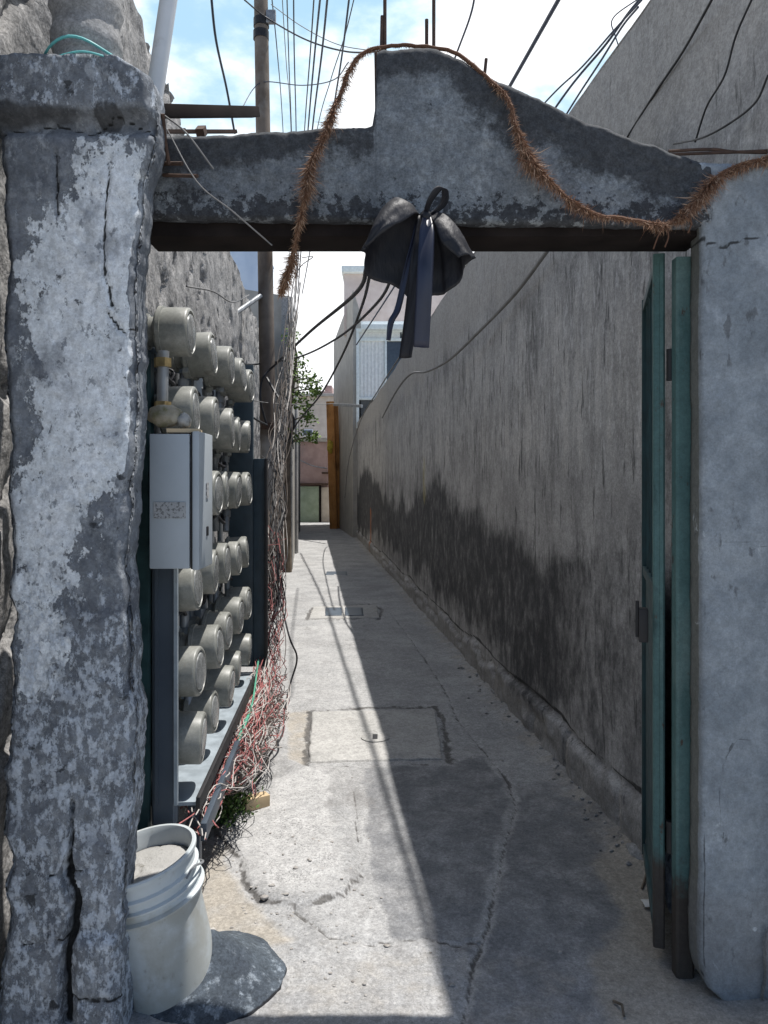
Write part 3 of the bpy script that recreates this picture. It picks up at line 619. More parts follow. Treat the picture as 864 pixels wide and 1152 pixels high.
A = np.array((xp(741, 2.50), 2.50)); B = np.array((xp(727, 3.12), 3.12)); dv = (B-A)/np.linalg.norm(B-A); rz = math.atan2(dv[1], dv[0])-math.pi/2
zt, zb = zp(287, 2.5), .05
a = tallbox('stile', (A[0], A[1], (zt+zb)/2), (.036, .04, zt-zb), MAT['teal'], lf, rz); lowrust(a, .2, .45)
a = tallbox('stop_strip', (A[0]+.002, A[1]-.021, (zt+zb)/2+.1), (.012, .010, zt-zb-.25), MAT['teal'], lf, rz); lowrust(a, .2, .45)
a = tallbox('stile', (B[0], B[1], (zt+zb)/2), (.034, .036, zt-zb), MAT['tealdark'], lf, rz)
mid = (A+B)/2; ln = np.linalg.norm(B-A)
m = MB(); m.box((mid[0], mid[1], .62), (.006, ln-.04, 1.1), Matrix.Rotation(rz, 3, 'Z')); m.build('sheet_panel', MAT['tealdark'], lf)
for zz in (zb+.03, 1.2, zt-.03):
    m = MB(); m.box((mid[0], mid[1], zz), (.03, ln-.04, .035), Matrix.Rotation(rz, 3, 'Z'), .003); m.build('rail', MAT['tealdark'], lf)
for k in range(1, 5):
    q = A+(B-A)*k/5; m = MB(); m.tube([(q[0], q[1], 1.2), (q[0], q[1], zt-.04)], .007, 8); m.build('upright_bar', MAT['tealdark'], lf)
m = MB(); m.box((A[0]-.03, A[1]+.06, 1.08), (.03, .05, .11), Matrix.Rotation(rz, 3, 'Z'), .004); m.tube([(A[0]-.05, A[1]+.06, 1.04), (A[0]-.05, A[1]+.06, 1.16)], .006, 8); m.build('latch', MAT['blackiron'], lf)
gl = thing('gate_post', 'teal steel gate post tucked behind the left pillar', 'gate post', (xp(163, 2.60), 2.60, 0))
tallbox('post', (xp(163, 2.60), 2.60, .98), (.05, .05, 1.98), MAT['tealdark'], gl)
# plastic bag stuck behind the leaf, paper scrap
def blob(c, r, s, amp=.35, nu=18, nv=12, sq=(1, 1, 1)):
    V = []; Fs = []
    for i in range(nv+1):
        for k in range(nu):
            th = math.pi*i/nv; ph = 2*math.pi*k/nu
            V.append((math.sin(th)*math.cos(ph), math.sin(th)*math.sin(ph), math.cos(th)))
    V = np.array(V); d = 1+amp*2*(fbm(V*1.7+s*3.1, 4, s)-.5)
    V = V*d[:, None]*r*np.array(sq)+np.array(c)
    for i in range(nv):
        for k in range(nu): Fs.append((i*nu+k, (i+1)*nu+k, (i+1)*nu+(k+1) % nu, i*nu+(k+1) % nu))
    return V, Fs
V, Fs = blob(at(754, 982, 2.62), .05, 5, .8, 26, 22, (.42, .5, 1.9)); tag(mk('plastic_bag', V, Fs, MAT['bag'], None, False), 'crumpled pale plastic bag wedged between gate leaf and post', 'bag')
p = G(733, 1022); V, Fs = grid(np.linspace(-.03, .03, 7), np.linspace(-.02, .03, 7), lambda a, b_: np.stack([p[0]+a, p[1]+b_, .012+.012*fbm(np.stack([a*40, b_*40, a*0], 1), 3, 5)], 1))
tag(mk('paper_scrap', V, Fs, MAT['paper'], None, False), 'white scrap of paper on the dirt by the gate leaf', 'litter')

# ------------------------------------------------------------------ the meter rack
RK = -.054                                 # the rack runs at its own slope
def rx(off, Y): return -.494+RK*Y+off       # line of the meter faces (off = 0)
rack = thing('meter_rack', 'blue grey steel rack carrying rows of electricity meters along the left wall', 'rack', (rx(-.2, 3.3), 3.3, 0))
m = MB(); m.bar((rx(-.25, 2.64), 2.64, 1.34), (rx(-.25, 4.36), 4.36, 1.34), .012, 1.72); m.build('back_panel', MAT['panel'], rack)
a = tallbox('post', (xp(186, 2.59), 2.59, (zp(925, 2.59)+1.70)/2), (.079, .05, 1.70-zp(925, 2.59)), MAT['steel'], rack)
m = MB(); m.box((xp(198, 2.56), 2.561, 1.09), (.012, .012, 1.22)); m.build('post_flange', MAT['shelf'], rack)
m = MB(); m.box((xp(176, 2.56), 2.563, 1.09), (.010, .010, 1.22)); m.build('post_flange', MAT['steel'], rack)
m = MB(); m.bar((rx(-.125, 2.60), 2.60, .465), (rx(-.125, 4.4), 4.4, .465), .25, .012); m.build('shelf', MAT['shelf'], rack)
m = MB(); m.bar((rx(.008, 2.585), 2.585, .47), (rx(.008, 4.4), 4.4, .47), .014, .05, .002); m.build('edge_angle', MAT['blackiron'], rack)
m = MB(); m.bar((rx(.03, 2.568), 2.568, .385), (rx(.03, 3.4), 3.4, .385), .02, .06, .003); m.build('lower_rail', MAT['steel'], rack)
for yv in (2.68, 4.3):
    m = MB(); m.box((rx(-.02, yv), yv, .22), (.04, .04, .47), None, .003); m.build('leg', MAT['steel'], rack)
e0 = at(265, 409, 4.42); e1 = at(285, 409, 4.42); e2 = at(299, 409, 4.42)
m = MB(); m.box(((e0[0]+e1[0])/2-.02, 4.42, (2.23+.5)/2), (e1[0]-e0[0]+.04, .03, 1.73), None, .003); m.build('end_panel', MAT['panel'], rack)
m = MB(); zt_ = zp(516, 4.42); m.box(((e1[0]+e2[0])/2, 4.425, (zt_+.5)/2), (e2[0]-e1[0]-.002, .03, zt_-.5), None, .003); m.build('end_panel', MAT['panel'], rack)
m = MB(); m.box((at(300, 500, 4.40)[0], 4.385, (zt_+.5)/2), (.014, .05, zt_-.5), None, .002); m.build('end_flange', MAT['blackiron'], rack)
rows = [2.075, 1.80, 1.515, 1.19, .90, .645]; colsY = [2.70, 3.06, 3.42, 3.80, 4.16]
for zz in rows:
    m = MB(); m.bar((rx(-.225, 2.6), 2.6, zz), (rx(-.225, 4.36), 4.36, zz), .03, .04, .002); m.build('rail', MAT['steel'], rack)
XA = Matrix.Rotation(R(90), 4, 'Y')        # local Z -> world X
def meter():
    t = thing('electricity_meter', 'x', 'meter', (0, 0, 0), 'electricity meters on the rack')
    m = MB(); m.lathe([(.060, -.180), (.060, -.140), (.050, -.138), (.050, -.112), (.074, -.110), (.080, -.104), (.0815, -.06), (.081, -.009), (.0795, -.004), (.076, -.001), (.070, 0), (.068, -.005), (.0, -.005)], XA, 40); m.build('meter_cover', MAT['cover'], t)
    m = MB(); m.lathe([(.060, -.003), (.058, .001), (.04, .004), (0, .005)], XA, 32); m.build('dial_glass', MAT['dial'], t)
    m = MB(); m.lathe([(.079, -.103), (.0865, -.101), (.0865, -.088), (.079, -.086)], XA, 40); m.box((-.095, -.02, -.09), (.022, .04, .024), None, .004); m.build('clamp_ring', MAT['cover'], t)
    m = MB(); m.box((-.195, 0, -.03), (.06, .15, .25), None, .006); m.build('socket_box', MAT['socket'], t)
    m = MB(); m.tube([(-.115, .02, -.07), (-.115, .02, -.205)], .015, 12); m.tube([(-.115, .02, -.10), (-.115, .02, -.13)], .021, 12); m.build('conduit', MAT['conduit'], t)
    m = MB(); m.tube(spline([(-.165, -.03, -.08), (-.14, -.03, -.12), (-.15, -.02, -.19)], 6), .006, 6); m.tube(spline([(-.165, -.045, -.08), (-.13, -.05, -.11), (-.16, -.05, -.17)], 6), .005, 6); m.build('lead_wire', MAT['cable'], t)
    return t
def dup(o, parent=None):
    c = o.copy(); COL.objects.link(c)
    if parent is not None: c.parent = parent
    for ch in [x for x in bpy.data.objects if x.parent == o]: dup(ch, c)
    return c
m0 = meter(); first = True
rown = ['top', 'second', 'third', 'fourth', 'fifth', 'bottom']; coln = ['nearest the gateway', 'second from the gateway', 'third from the gateway', 'fourth from the gateway', 'farthest from the gateway']
for i, zz in enumerate(rows):
    for j, yv in enumerate(colsY):
        t = m0 if first else dup(m0); first = False
        dx, dy, dz, big = random.uniform(-.018, .010), random.uniform(-.018, .018), random.uniform(-.010, .010), random.uniform(1.03, 1.12)
        if i == 0 and j == 0: dx, dy, dz, big = -.03, -.03, .0, 1.04
        if i == 2 and j == 0: dy = .04
        t.location = (rx(dx, yv+dy), yv+dy, zz+dz); t.rotation_euler = (random.uniform(-.5, .5) if j else 0, random.uniform(-.07, .07), R(3)+random.uniform(-.10, .10)); t.scale = (big,)*3
        t['label'] = f'beige drum shaped electricity meter, {rown[i]} row, {coln[j]}'
# dark service cables looping between the meters
for i, zz in enumerate(rows):
    m = MB(); pts = []
    for k, yv in enumerate(np.linspace(2.66, 4.3, 12)): pts.append((rx(-.14+.02*math.sin(k*2.1+i), yv), yv, zz-.135-.03*(k % 2)+.01*math.sin(k*3+i)))
    m.tube(spline(pts, 5), .008, 6); m.build('service_cable', MAT['cable'], rack)
for k, yv in enumerate(np.linspace(2.86, 4.3, 6)):
    m = MB(); m.tube([(rx(-.19, yv), yv, .48), (rx(-.19, yv), yv, 2.0)], .016, 10); m.build('riser', MAT['conduit'], rack)
# fittings under the nearest top meter
br = thing('riser_pipe', 'grey riser pipe with tarnished brass fitting under the nearest top meter', 'pipe', at(183, 470, 2.58))
m = MB(); m.tube([at(184, 395, 2.57), at(182, 480, 2.57)], .019, 14); m.build('pipe', MAT['conduit'], br)
for py_ in (408, 457):
    m = MB(); m.tube([at(183, py_-5, 2.57), at(183, py_+5, 2.57)], .029, 6); m.build('fitting', MAT['brass'], br)
# grey box with a stone on top
A0 = at(168, 640, 2.36); A1 = at(213, 488, 2.36)
bx_ = thing('fuse_box', 'pale grey metal fuse box hung on the front post of the meter rack', 'box', ((A0[0]+A1[0])/2, 2.42, A0[2]))
W = A1[0]-A0[0]; H = A1[2]-A0[2]
m = MB(); m.box(((A0[0]+A1[0])/2, 2.44, (A0[2]+A1[2])/2), (W, .16, H), None, .004); m.build('body', MAT['boxgrey'], bx_)
m = MB(); m.box((A1[0]+.008, 2.448, (A0[2]+A1[2])/2+.002), (.010, .17, H+.008), None, .003); m.build('seam', MAT['blackiron'], bx_)
m = MB(); m.box((A1[0]+.020, 2.45, (A0[2]+A1[2])/2+.002), (.022, .185, H+.012), None, .005); dr = m.build('door', MAT['boxgrey'], bx_)
m = MB(); m.box((A1[0]+.032, 2.46, A0[2]+.11), (.006, .02, .03), None, .002); m.build('lock', MAT['blackiron'], dr)
m = MB(); m.box((A1[0]+.0325, 2.46, A0[2]+.24), (.003, .03, .05)); m.build('sticker', MAT['sticker'], dr)
m = MB(); m.box((xp(191, 2.358), 2.3585, zp(574, 2.358)), (xp(209, 2.36)-xp(173, 2.36), .003, .05)); m.build('sticker', MAT['sticker'], bx_)
tw = A1[2]+.004
V, Fs = blob((xp(186, 2.42), 2.42, tw+.055), .055, 3, .3, 22, 16, (1.0, .9, .62)); V = roughen(V, .006, 30, 8); V[:, 2] = np.maximum(V[:, 2], tw+.014); tag(mk('stone', V, Fs, MAT['stone']), 'mossy brown stone sitting on top of the grey fuse box', 'stone')
V, Fs = blob((xp(207, 2.42), 2.42, tw+.04), .03, 9, .35, 18, 12, (.8, 1, .8)); V[:, 2] = np.maximum(V[:, 2], tw+.014); tag(mk('stone', V, Fs, MAT['cement']), 'small pale stone beside the mossy one on the fuse box', 'stone')
m = MB(); m.box((xp(206, 2.40), 2.42, tw+.007), (.10, .09, .012), Matrix.Rotation(.15, 3, 'Z')); tag(m.build('wood_chip', MAT['wood']), 'thin piece of wood under the stones on the fuse box', 'wood')

# ------------------------------------------------------------------ wire tangles
def wires(n, ctrl, spread, r=.003, wob=.03, seg=9):
    m = MB()
    for _ in range(n):
        o = RNG.normal(0, 1, 3); pts = []
        a = RNG.uniform(0, .25); b_ = RNG.uniform(.7, 1)
        cs = np.array(spline(ctrl, 8)); k0, k1 = int(a*len(cs)), max(int(a*len(cs))+4, int(b_*len(cs)))
        cs = cs[k0:k1]; t = np.linspace(0, 1, len(cs)); ph = RNG.uniform(0, 6.28, 6); fr = RNG.uniform(2, 11, 3)
        for i, q in enumerate(cs):
            s_ = spread(a+(b_-a)*t[i]) if callable(spread) else spread
            wv = np.array([math.sin(fr[k]*t[i]*3+ph[k]) for k in range(3)])*wob+np.array([math.sin(23*t[i]+ph[k+3]) for k in range(3)])*wob*.3
            pts.append(q+o*s_+wv)
        pts = [(p_[0], p_[1], max(gz(p_[0], p_[1])+.006, p_[2])) for p_ in pts]
        m.tube(pts, r, 5, False)
    return m
wt = thing('wire_bundle', 'tangled hanging bundle of thin red, white and brown wires beside the meter rack', 'wires', at(308, 760, 4.75))
vert = [at(332, 310, 7.5), at(322, 420, 6.4), at(313, 500, 5.6), at(309, 600, 5.0), at(306, 700, 4.75), at(302, 790, 4.5)]
spv = lambda t: .012+.022*t
wires(4, vert, spv, .0022, .03).build('white_wires', MAT['wirew'], wt)
wires(7, vert, spv, .0024, .03).build('grey_wires', MAT['cablegrey'], wt)
wires(9, vert, spv, .0035, .03).build('black_wires', MAT['cable'], wt)
wires(16, vert, lambda t: .03, .0024, .035).build('brown_wires', MAT['wireb'], wt)
wires(13, vert[3:], .03, .002, .035).build('pale_wires', MAT['wirew'], wt)
wires(20, vert[3:], .03, .0022, .035).build('red_wires', MAT['wired'], wt)
ws = thing('wire_tangle', 'heap of red and white wires spilling along the rack bottom edge', 'wires', at(255, 850, 3.3))
edge_ = [at(300, 735, 4.5), at(289, 785, 4.1), at(270, 830, 3.6), at(248, 872, 3.15), at(228, 905, 2.8), at(212, 938, 2.5)]
fl = [at(306, 760, 4.6), at(304, 795, 4.25), at(288, 832, 3.75), at(266, 862, 3.35), at(252, 880, 3.15)]
wires(34, edge_, lambda t: .020, .0022, .025).build('red_wires', MAT['wired'], ws)
wires(24, edge_, lambda t: .022, .0021, .028).build('white_wires', MAT['wirew'], ws)
wires(26, fl, lambda t: .035, .002, .045).build('pink_wires', MAT['wired'], ws)
wires(26, fl, lambda t: .038, .002, .045).build('white_wires', MAT['wirew'], ws)
wires(22, fl, lambda t: .036, .0024, .045).build('brown_wires', MAT['wireb'], ws)
m = MB()
for k in range(3): m.tube(spline([at(290-k, 745, 4.35)+k*.006, at(284, 790, 3.95), at(272+k, 820, 3.6), at(262, 850, 3.35), at(255-2*k, 872, 3.15)], 10), .005, 7)
tag(m.build('green_rope', MAT['wireg']), 'green rope lying in the wire heap along the rack', 'rope')
m = MB(); m.tube([(p_[0], p_[1], max(.014, p_[2])) for p_ in spline([at(312, 660, 5.2), at(325, 715, 5.0), at(334, 740, 5.0), at(327, 768, 4.95), at(320, 800, 4.7), at(318, 825, 4.45), at(303, 850, 4.25), at(292, 872, 4.0), at(278, 888, 3.75)], 10)], .006, 7)
tag(m.build('black_cable', MAT['cable']), 'black cable looping from the wire bundle onto the alley floor', 'cable')

# ------------------------------------------------------------------ bucket, mound, block, weed, stones
bk = thing('bucket', 'dirty white plastic bucket full of set cement leaning beside the left pillar', 'bucket', (xp(194, 2.40), 2.40, 0))
Rb = Matrix.Translation((xp(195, 2.40), 2.38, .015)) @ Matrix.Rotation(R(-12), 4, 'Y') @ Matrix.Rotation(R(5), 4, 'X')
prof = [(0, .0), (.136, .0), (.144, .006), (.148, .30), (.1485, .302)]
ribs = [(.166, .305), (.168, .312), (.156, .318), (.153, .335), (.162, .340), (.163, .346), (.153, .351), (.154, .372), (.164, .377), (.165, .384), (.156, .390), (.158, .425), (.168, .430), (.170, .442), (.166, .447), (.158, .446), (.150, .430), (.144, .33)]
Rb = Rb @ Matrix.Diagonal((1, 1, .93, 1))
m = MB(); m.lathe(prof+ribs, Rb, 56); ob = m.build('body', MAT['plastic'], bk, True, 28)
zb_ = np.array([v[2] for v in m.V]); ob.data.attributes.new('low', 'FLOAT', 'POINT').data.foreach_set('value', np.maximum(sst(zb_, .16, .02), .9*sst(np.abs(zb_-.30), .05, .01)).astype(np.float32))
m = MB(); prof = [(.146, .372), (.12, .380), (.08, .392), (.04, .388), (0, .392)]; m.lathe(prof, Rb, 40); V = roughen(np.array(m.V), .012, 22, 14); V[:, 2] += .012; mk('cement_fill', V, m.F, MAT['cement'], bk)
m = MB()
hp = [Rb@Vector((.172*math.cos(a), .172*math.sin(a), .40-.10*abs(math.sin((a+.3)/1.0))*.9)) for a in np.linspace(-.5, 2.6, 24)]
m.tube(hp, .0035, 6); m.build('wire_handle', MAT['conduit'], bk)
# mound
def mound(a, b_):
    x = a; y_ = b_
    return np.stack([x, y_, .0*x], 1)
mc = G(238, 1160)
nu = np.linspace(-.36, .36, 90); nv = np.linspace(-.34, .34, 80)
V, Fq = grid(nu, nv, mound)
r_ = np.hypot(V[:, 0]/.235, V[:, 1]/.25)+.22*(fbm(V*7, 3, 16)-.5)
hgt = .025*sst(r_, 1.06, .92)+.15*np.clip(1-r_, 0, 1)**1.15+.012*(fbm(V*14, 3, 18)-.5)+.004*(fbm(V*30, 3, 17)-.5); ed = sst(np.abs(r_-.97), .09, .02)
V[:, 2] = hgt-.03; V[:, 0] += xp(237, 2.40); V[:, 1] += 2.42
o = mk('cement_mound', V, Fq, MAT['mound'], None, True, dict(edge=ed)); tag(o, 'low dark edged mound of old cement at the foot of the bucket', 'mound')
p = G(288, 912); m = MB(); m.box((p[0], p[1], gz(*p)+.027), (.12, .06, .055), Matrix.Rotation(R(32), 3, 'Z'), .003)
V = roughen(np.array(m.V), .003, 20, 3); tag(mk('wood_block', V, m.F, MAT['wood'], None, True, None, 30), 'pale offcut of wood lying on the alley floor by the wires', 'wood block')
def leaves(n, fn, size, nrm_up=.3):
    V = []; Fs = []
    for i in range(n):
        c, s_ = fn(i); d = RNG.normal(0, 1, 3); d[2] = d[2]*.6+nrm_up; d /= np.linalg.norm(d)
        e = np.cross(d, RNG.normal(0, 1, 3)); e /= np.linalg.norm(e); l = size*s_
        b0 = len(V); V += [c, c+d*l*.5+e*l*.28, c+d*l, c+d*l*.5-e*l*.28]; Fs.append((b0, b0+1, b0+2, b0+3))
    return V, Fs
p = G(258, 918)
V, Fs = leaves(750, lambda i: (np.array((p[0]+RNG.normal(0, .05)-.0, p[1]+RNG.normal(0, .09), abs(RNG.normal(0, .075)))), RNG.uniform(.6, 1.3)), .024)
wd = thing('weed', 'small green weed sprouting under the wire heap', 'plant', (p[0], p[1], 0)); mk('foliage', V, Fs, MAT['weed'], wd, False)
m = MB()
for _ in range(14): a = RNG.normal(0, .05, 2); m.tube([(p[0]+a[0]*.4, p[1]+a[1]*.4, -.01), (p[0]+a[0], p[1]+a[1], RNG.uniform(.06, .16))], .0025, 5)
m.build('stem', MAT['weed'], wd)
m = MB()
for i in range(230):
    if i < 90: q = G(RNG.uniform(225, 420), RNG.uniform(930, 1110))
    elif i < 190: q = np.array((UR-K*0, RNG.uniform(2.35, 6.5))); q = np.array((UR-K*q[1]-abs(RNG.normal(.05, .10)), q[1]))
    else: q = G(RNG.uniform(300, 640), RNG.uniform(800, 1130))
    V, Fs = blob((q[0], q[1], gz(*q)+.0008), RNG.uniform(.0018, .0055)*(2.2 if RNG.rand() < .08 else 1), i, .9, 8, 6, (1.25, 1, .6)); m.add(V, Fs)
o = m.build('gravel', MAT['pebble'], None, True, 80); tag(o, 'loose pebbles and grit scattered over the alley floor', 'gravel', kind='stuff')

m = MB()
for i in range(48):
    yv = 2.45+4.2*RNG.rand()**1.6; q = np.array((UR-K*yv-.03-abs(RNG.normal(0, .06)), yv))
    V, Fs = blob((q[0], q[1], gz(*q)+.003), RNG.uniform(.004, .012), i, .9, 9, 7, (1.2, 1, .6)); m.add(V, Fs)
o = m.build('rubble', MAT['column'], None, False); tag(o, 'crumbled plaster bits along the foot of the stained wall', 'rubble', kind='stuff')
V, Fs = blob(tuple(np.r_[G(716, 965), .02]), .05, 12, .5, 18, 12, (.7, 1.5, .5)); V = roughen(V, .006, 30, 5); tag(mk('concrete_chunk', V, Fs, MAT['column']), 'broken lump of concrete on the dirt behind the gate leaf', 'concrete lump')
for k, (a_, b_) in enumerate([((700, 938), (728, 975)), ((728, 972), (722, 1003)), ((690, 1128), (702, 1146))]):
    q0, q1 = G(*a_), G(*b_); m = MB(); m.tube([(q0[0], q0[1], gz(*q0)+.006), ((q0[0]+q1[0])/2+.01, (q0[1]+q1[1])/2, gz(*q1)+.016), (q1[0], q1[1], gz(*q1)+.006)], .004, 6)
    tag(m.build('twig', MAT['bark']), ['thin dry twig lying at the wall foot beside the gate leaf', 'short dry twig close to the gate leaf bottom', 'dry twig on the bare ground nearest the right pillar'][k], 'twig')
# manhole covers
mh = thing('manhole_cover', 'square concrete manhole slab with round lid, the one nearest the gateway', 'manhole cover', (*G(425, 830), 0))
c4 = [G(350, 801), G(490, 799), G(499, 855), G(347, 859)]
def slab(c4, z, n=40):
    c4 = [np.array(q) for q in c4]
    def f(a, b_):
        q = (c4[0]*(1-a)[:, None]+c4[1]*a[:, None])*(1-b_)[:, None]+(c4[3]*(1-a)[:, None]+c4[2]*a[:, None])*b_[:, None]
        e = np.minimum.reduce([a, 1-a, b_, 1-b_]); q = q+.012*(np.stack([fbm(np.c_[q*14, a*0], 3, 2), fbm(np.c_[q*14, a*0+5], 3, 2)], 1)-.5)*2
        return np.c_[q, z-.05*(e < .004)-.004*sst(e, .03, .0)+.004*(fbm(np.c_[q*18, a*0], 3, 7)-.5)]
    t = np.r_[0, .008, np.linspace(.02, .98, n), .992, 1]
    return grid(t, t, f)
V, Fq = slab(c4, .010); mk('slab', V, Fq[:, ::-1], MAT['slab'], mh)
p = G(422, 832); m = MB(); M4 = Matrix.Translation((p[0], p[1], .012)); m.lathe([(.085, -.02), (.085, .004), (.078, .006), (.070, .006)], M4, 36); m.build('rim', MAT['slab'], mh)
m = MB(); m.lathe([(.070, -.002), (.068, .001), (0, .001)], M4, 36); m.box((p[0], p[1], .016), (.03, .09, .006)); m.build('lid', MAT['blackiron'], mh)
mh = thing('manhole_cover', 'second manhole slab with two grey lids, halfway along the alley', 'manhole cover', (*G(388, 690), 0))
V, Fq = slab([G(352, 683), G(424, 681), G(428, 696), G(347, 697)], .012); mk('slab', V, Fq[:, ::-1], MAT['slab'], mh)
for a_, b_ in ((366, 384), (388, 408)):
    V, Fq = slab([G(a_, 685), G(b_, 685), G(b_+1, 694), G(a_, 694)], .022, 10); mk('lid', V, Fq[:, ::-1], MAT['steel'], mh)
V, Fq = slab([G(368, 643), G(391, 643), G(391, 647), G(366, 647)], .006, 10); o = mk('drain_grate', V, Fq[:, ::-1], MAT['steel']); tag(o, 'small dark drain grate far along the alley floor', 'drain')

# ------------------------------------------------------------------ black mourning bow
YO = 2.25; AP = at(478, 243, YO)
bow = thing('bow', 'black satin bow hanging on the lintel with long navy ribbon tails', 'bow', (AP[0], AP[1], AP[2]))
def ring_(pts): return np.array(pts)*np.array([1, 1, 1])
r0 = np.array([(0, -.012, 0)]*10)+np.array([(math.cos(a)*-.012, .012*math.sin(a), 0) for a in np.linspace(0, math.pi, 10)])
r1 = np.array([(-.035, -.075, -.022), (-.062, -.080, .012), (-.088, -.045, .036), (-.060, .0, .030), (-.02, .01, -.02), (.01, .012, -.02), (.03, .0, .005), (.050, -.03, -.005), (.045, -.065, -.03), (.020, -.07, -.045)])
r2 = np.array([(-.095, -.115, -.070), (-.125, -.115, -.045), (-.142, -.06, -.035), (-.115, -.0, -.075), (-.04, .016, -.115), (.015, .018, -.12), (.06, .012, -.095), (.092, -.03, -.062), (.082, -.085, -.075), (.042, -.095, -.110)])
r3 = np.array([(-.165, -.125, -.130), (-.176, -.118, -.128), (-.180, -.06, -.145), (-.150, -.005, -.185), (-.06, .014, -.225), (.01, .016, -.240), (.075, .01, -.212), (.128, -.03, -.150), (.134, -.075, -.138), (.088, -.10, -.155)])
rings = [spline(list(zip(*[iter(r.ravel())]*3)), 8) for r in (r0, r1, r2, r3)]
n_ = len(rings[0]); prof = []
for k in range(n_): prof.append(spline([rings[q][k] for q in range(4)], 12))
P = np.array(prof); V = P.reshape(-1, 3); nv_ = P.shape[1]
tk = np.repeat(np.linspace(0, 1, n_), nv_); rk = np.tile(np.linspace(0, 1, nv_), n_)
ctrd = V*np.array([1, 1, .0]); ctrd = ctrd/(np.linalg.norm(ctrd, axis=1)[:, None]+1e-6)
V = V+ctrd*(.007*np.sin(tk*46+2*np.sin(tk*9))*rk**1.2*sst(rk, 0, .3))[:, None]+np.array([0, 0, 1])*(.006*np.sin(tk*33+1)*rk**2)[:, None]
V = V+.007*np.stack([fbm(V*16, 4, k)-.5 for k in (1, 2, 3)], 1)*2+AP
i, j = np.meshgrid(np.arange(n_-1), np.arange(nv_-1), indexing='ij'); k = (i*nv_+j).ravel()
o = mk('draped_cloth', V, np.stack([k, k+nv_, k+nv_+1, k+1], 1), MAT['satin'], bow)
md = o.modifiers.new('s', 'SOLIDIFY'); md.thickness = .002
def strip(name, ctr, wid, mat, wav=0, tw=0):
    c = np.array(spline(ctr, 10)); V = []; n = len(c)
    for i, q in enumerate(c):
        t = i/(n-1); w_ = np.interp(t, np.linspace(0, 1, len(wid)), wid); a = tw*t
        for s_ in np.linspace(-1, 1, 7):
            V.append(q+np.array((s_*w_*math.cos(a), s_*w_*math.sin(a)+wav*math.sin(s_*3+t*7), 0)))
    Fs = [(i*7+k, i*7+k+1, i*7+k+8, i*7+k+7) for i in range(n-1) for k in range(6)]
    o = mk(name, V, Fs, mat, bow); d = o.modifiers.new('s', 'SOLIDIFY'); d.thickness = .0015; return o
strip('ribbon', [at(480, 243, 2.20), at(480, 262, 2.16), at(478, 310, 2.14), at(474, 391, 2.16)], [.012, .021, .023, .023], MAT['ribbon'], .003, .25)
strip('ribbon', [at(474, 243, 2.22), at(470, 290, 2.2), at(465, 340, 2.2), at(456, 403, 2.21)], [.012, .02, .021, .020], MAT['satin'], .004, -.5)
strip('ribbon', [at(470, 250, 2.22), at(458, 300, 2.215), at(448, 345, 2.21), at(440, 362, 2.2), at(437, 383, 2.2)], [.006, .009, .010, .008], MAT['ribbon'], .002, .6)
loop = spline([at(478, 242, 2.21), at(484, 226, 2.17), at(493, 213, 2.17), at(500, 212, 2.2), at(500, 226, 2.24), at(492, 236, 2.24), at(480, 244, 2.22)], 10)
V = []; 
for i, q in enumerate(loop):
    w_ = .010+.010*math.sin(math.pi*i/(len(loop)-1))
    for s_ in (-1, -.3, .3, 1): V.append(np.array(q)+np.array((s_*w_*.55, s_*w_*.8, s_*w_*.1)))
Fs = [(i*4+k, i*4+k+1, i*4+k+5, i*4+k+4) for i in range(len(loop)-1) for k in range(3)]
o = mk('loop', V, Fs, MAT['satin'], bow); o.modifiers.new('s', 'SOLIDIFY').thickness = .0015
V, Fs = blob(at(479, 243, 2.20), .016, 4, .3, 16, 10, (1, .8, 1)); mk('knot', V, Fs, MAT['satin'], bow)

# ------------------------------------------------------------------ dried garland
gc = [(316, 328, 2.52), (324, 306, 2.44), (335, 262, 2.33), (341, 225, 2.27), (352, 185, 2.26), (366, 145, 2.27), (380, 112, 2.30), (400, 66, 2.32), (432, 53, 2.34), (470, 52, 2.34), (508, 58, 2.32), (545, 84, 2.30), (572, 112, 2.275), (584, 150, 2.265), (600, 182, 2.26), (630, 216, 2.26), (668, 240, 2.26), (710, 246, 2.26), (752, 250, 2.255), (776, 232, 2.26), (800, 204, 2.27), (832, 186, 2.28), (880, 174, 2.29)]
gs = np.array(spline([at(*q) for q in gc], 14)); gs = gs+.016*np.stack([fbm(gs*19, 3, k+170)-.5 for k in range(3)], 1)*np.array([1, .5, 1])
gar = thing('garland', 'dried brown tinsel garland draped over the gateway lintel', 'garland', gs[len(gs)//2])
m = MB(); m.tube(gs, .006, 6); m.build('core_string', MAT['garland'], gar)
V = []; Fs = []; ng = len(gs)
pos_ = np.linspace(0, 1, ng)
fat = np.interp(pos_*22, [0, 1, 2, 3, 4, 5, 6, 7, 8, 10, 12, 13, 14, 16, 17, 18, 19, 20, 21, 22], [.7, .9, .75, .95, 1.25, .85, .8, .55, .3, .3, .6, 1.1, 1.15, .65, .7, .75, 1.0, 1.0, .8, .9])
cnt = 0; shade = []
clump = .35+1.25*fbm(np.c_[pos_*46, pos_*0, pos_*0], 3, 77)
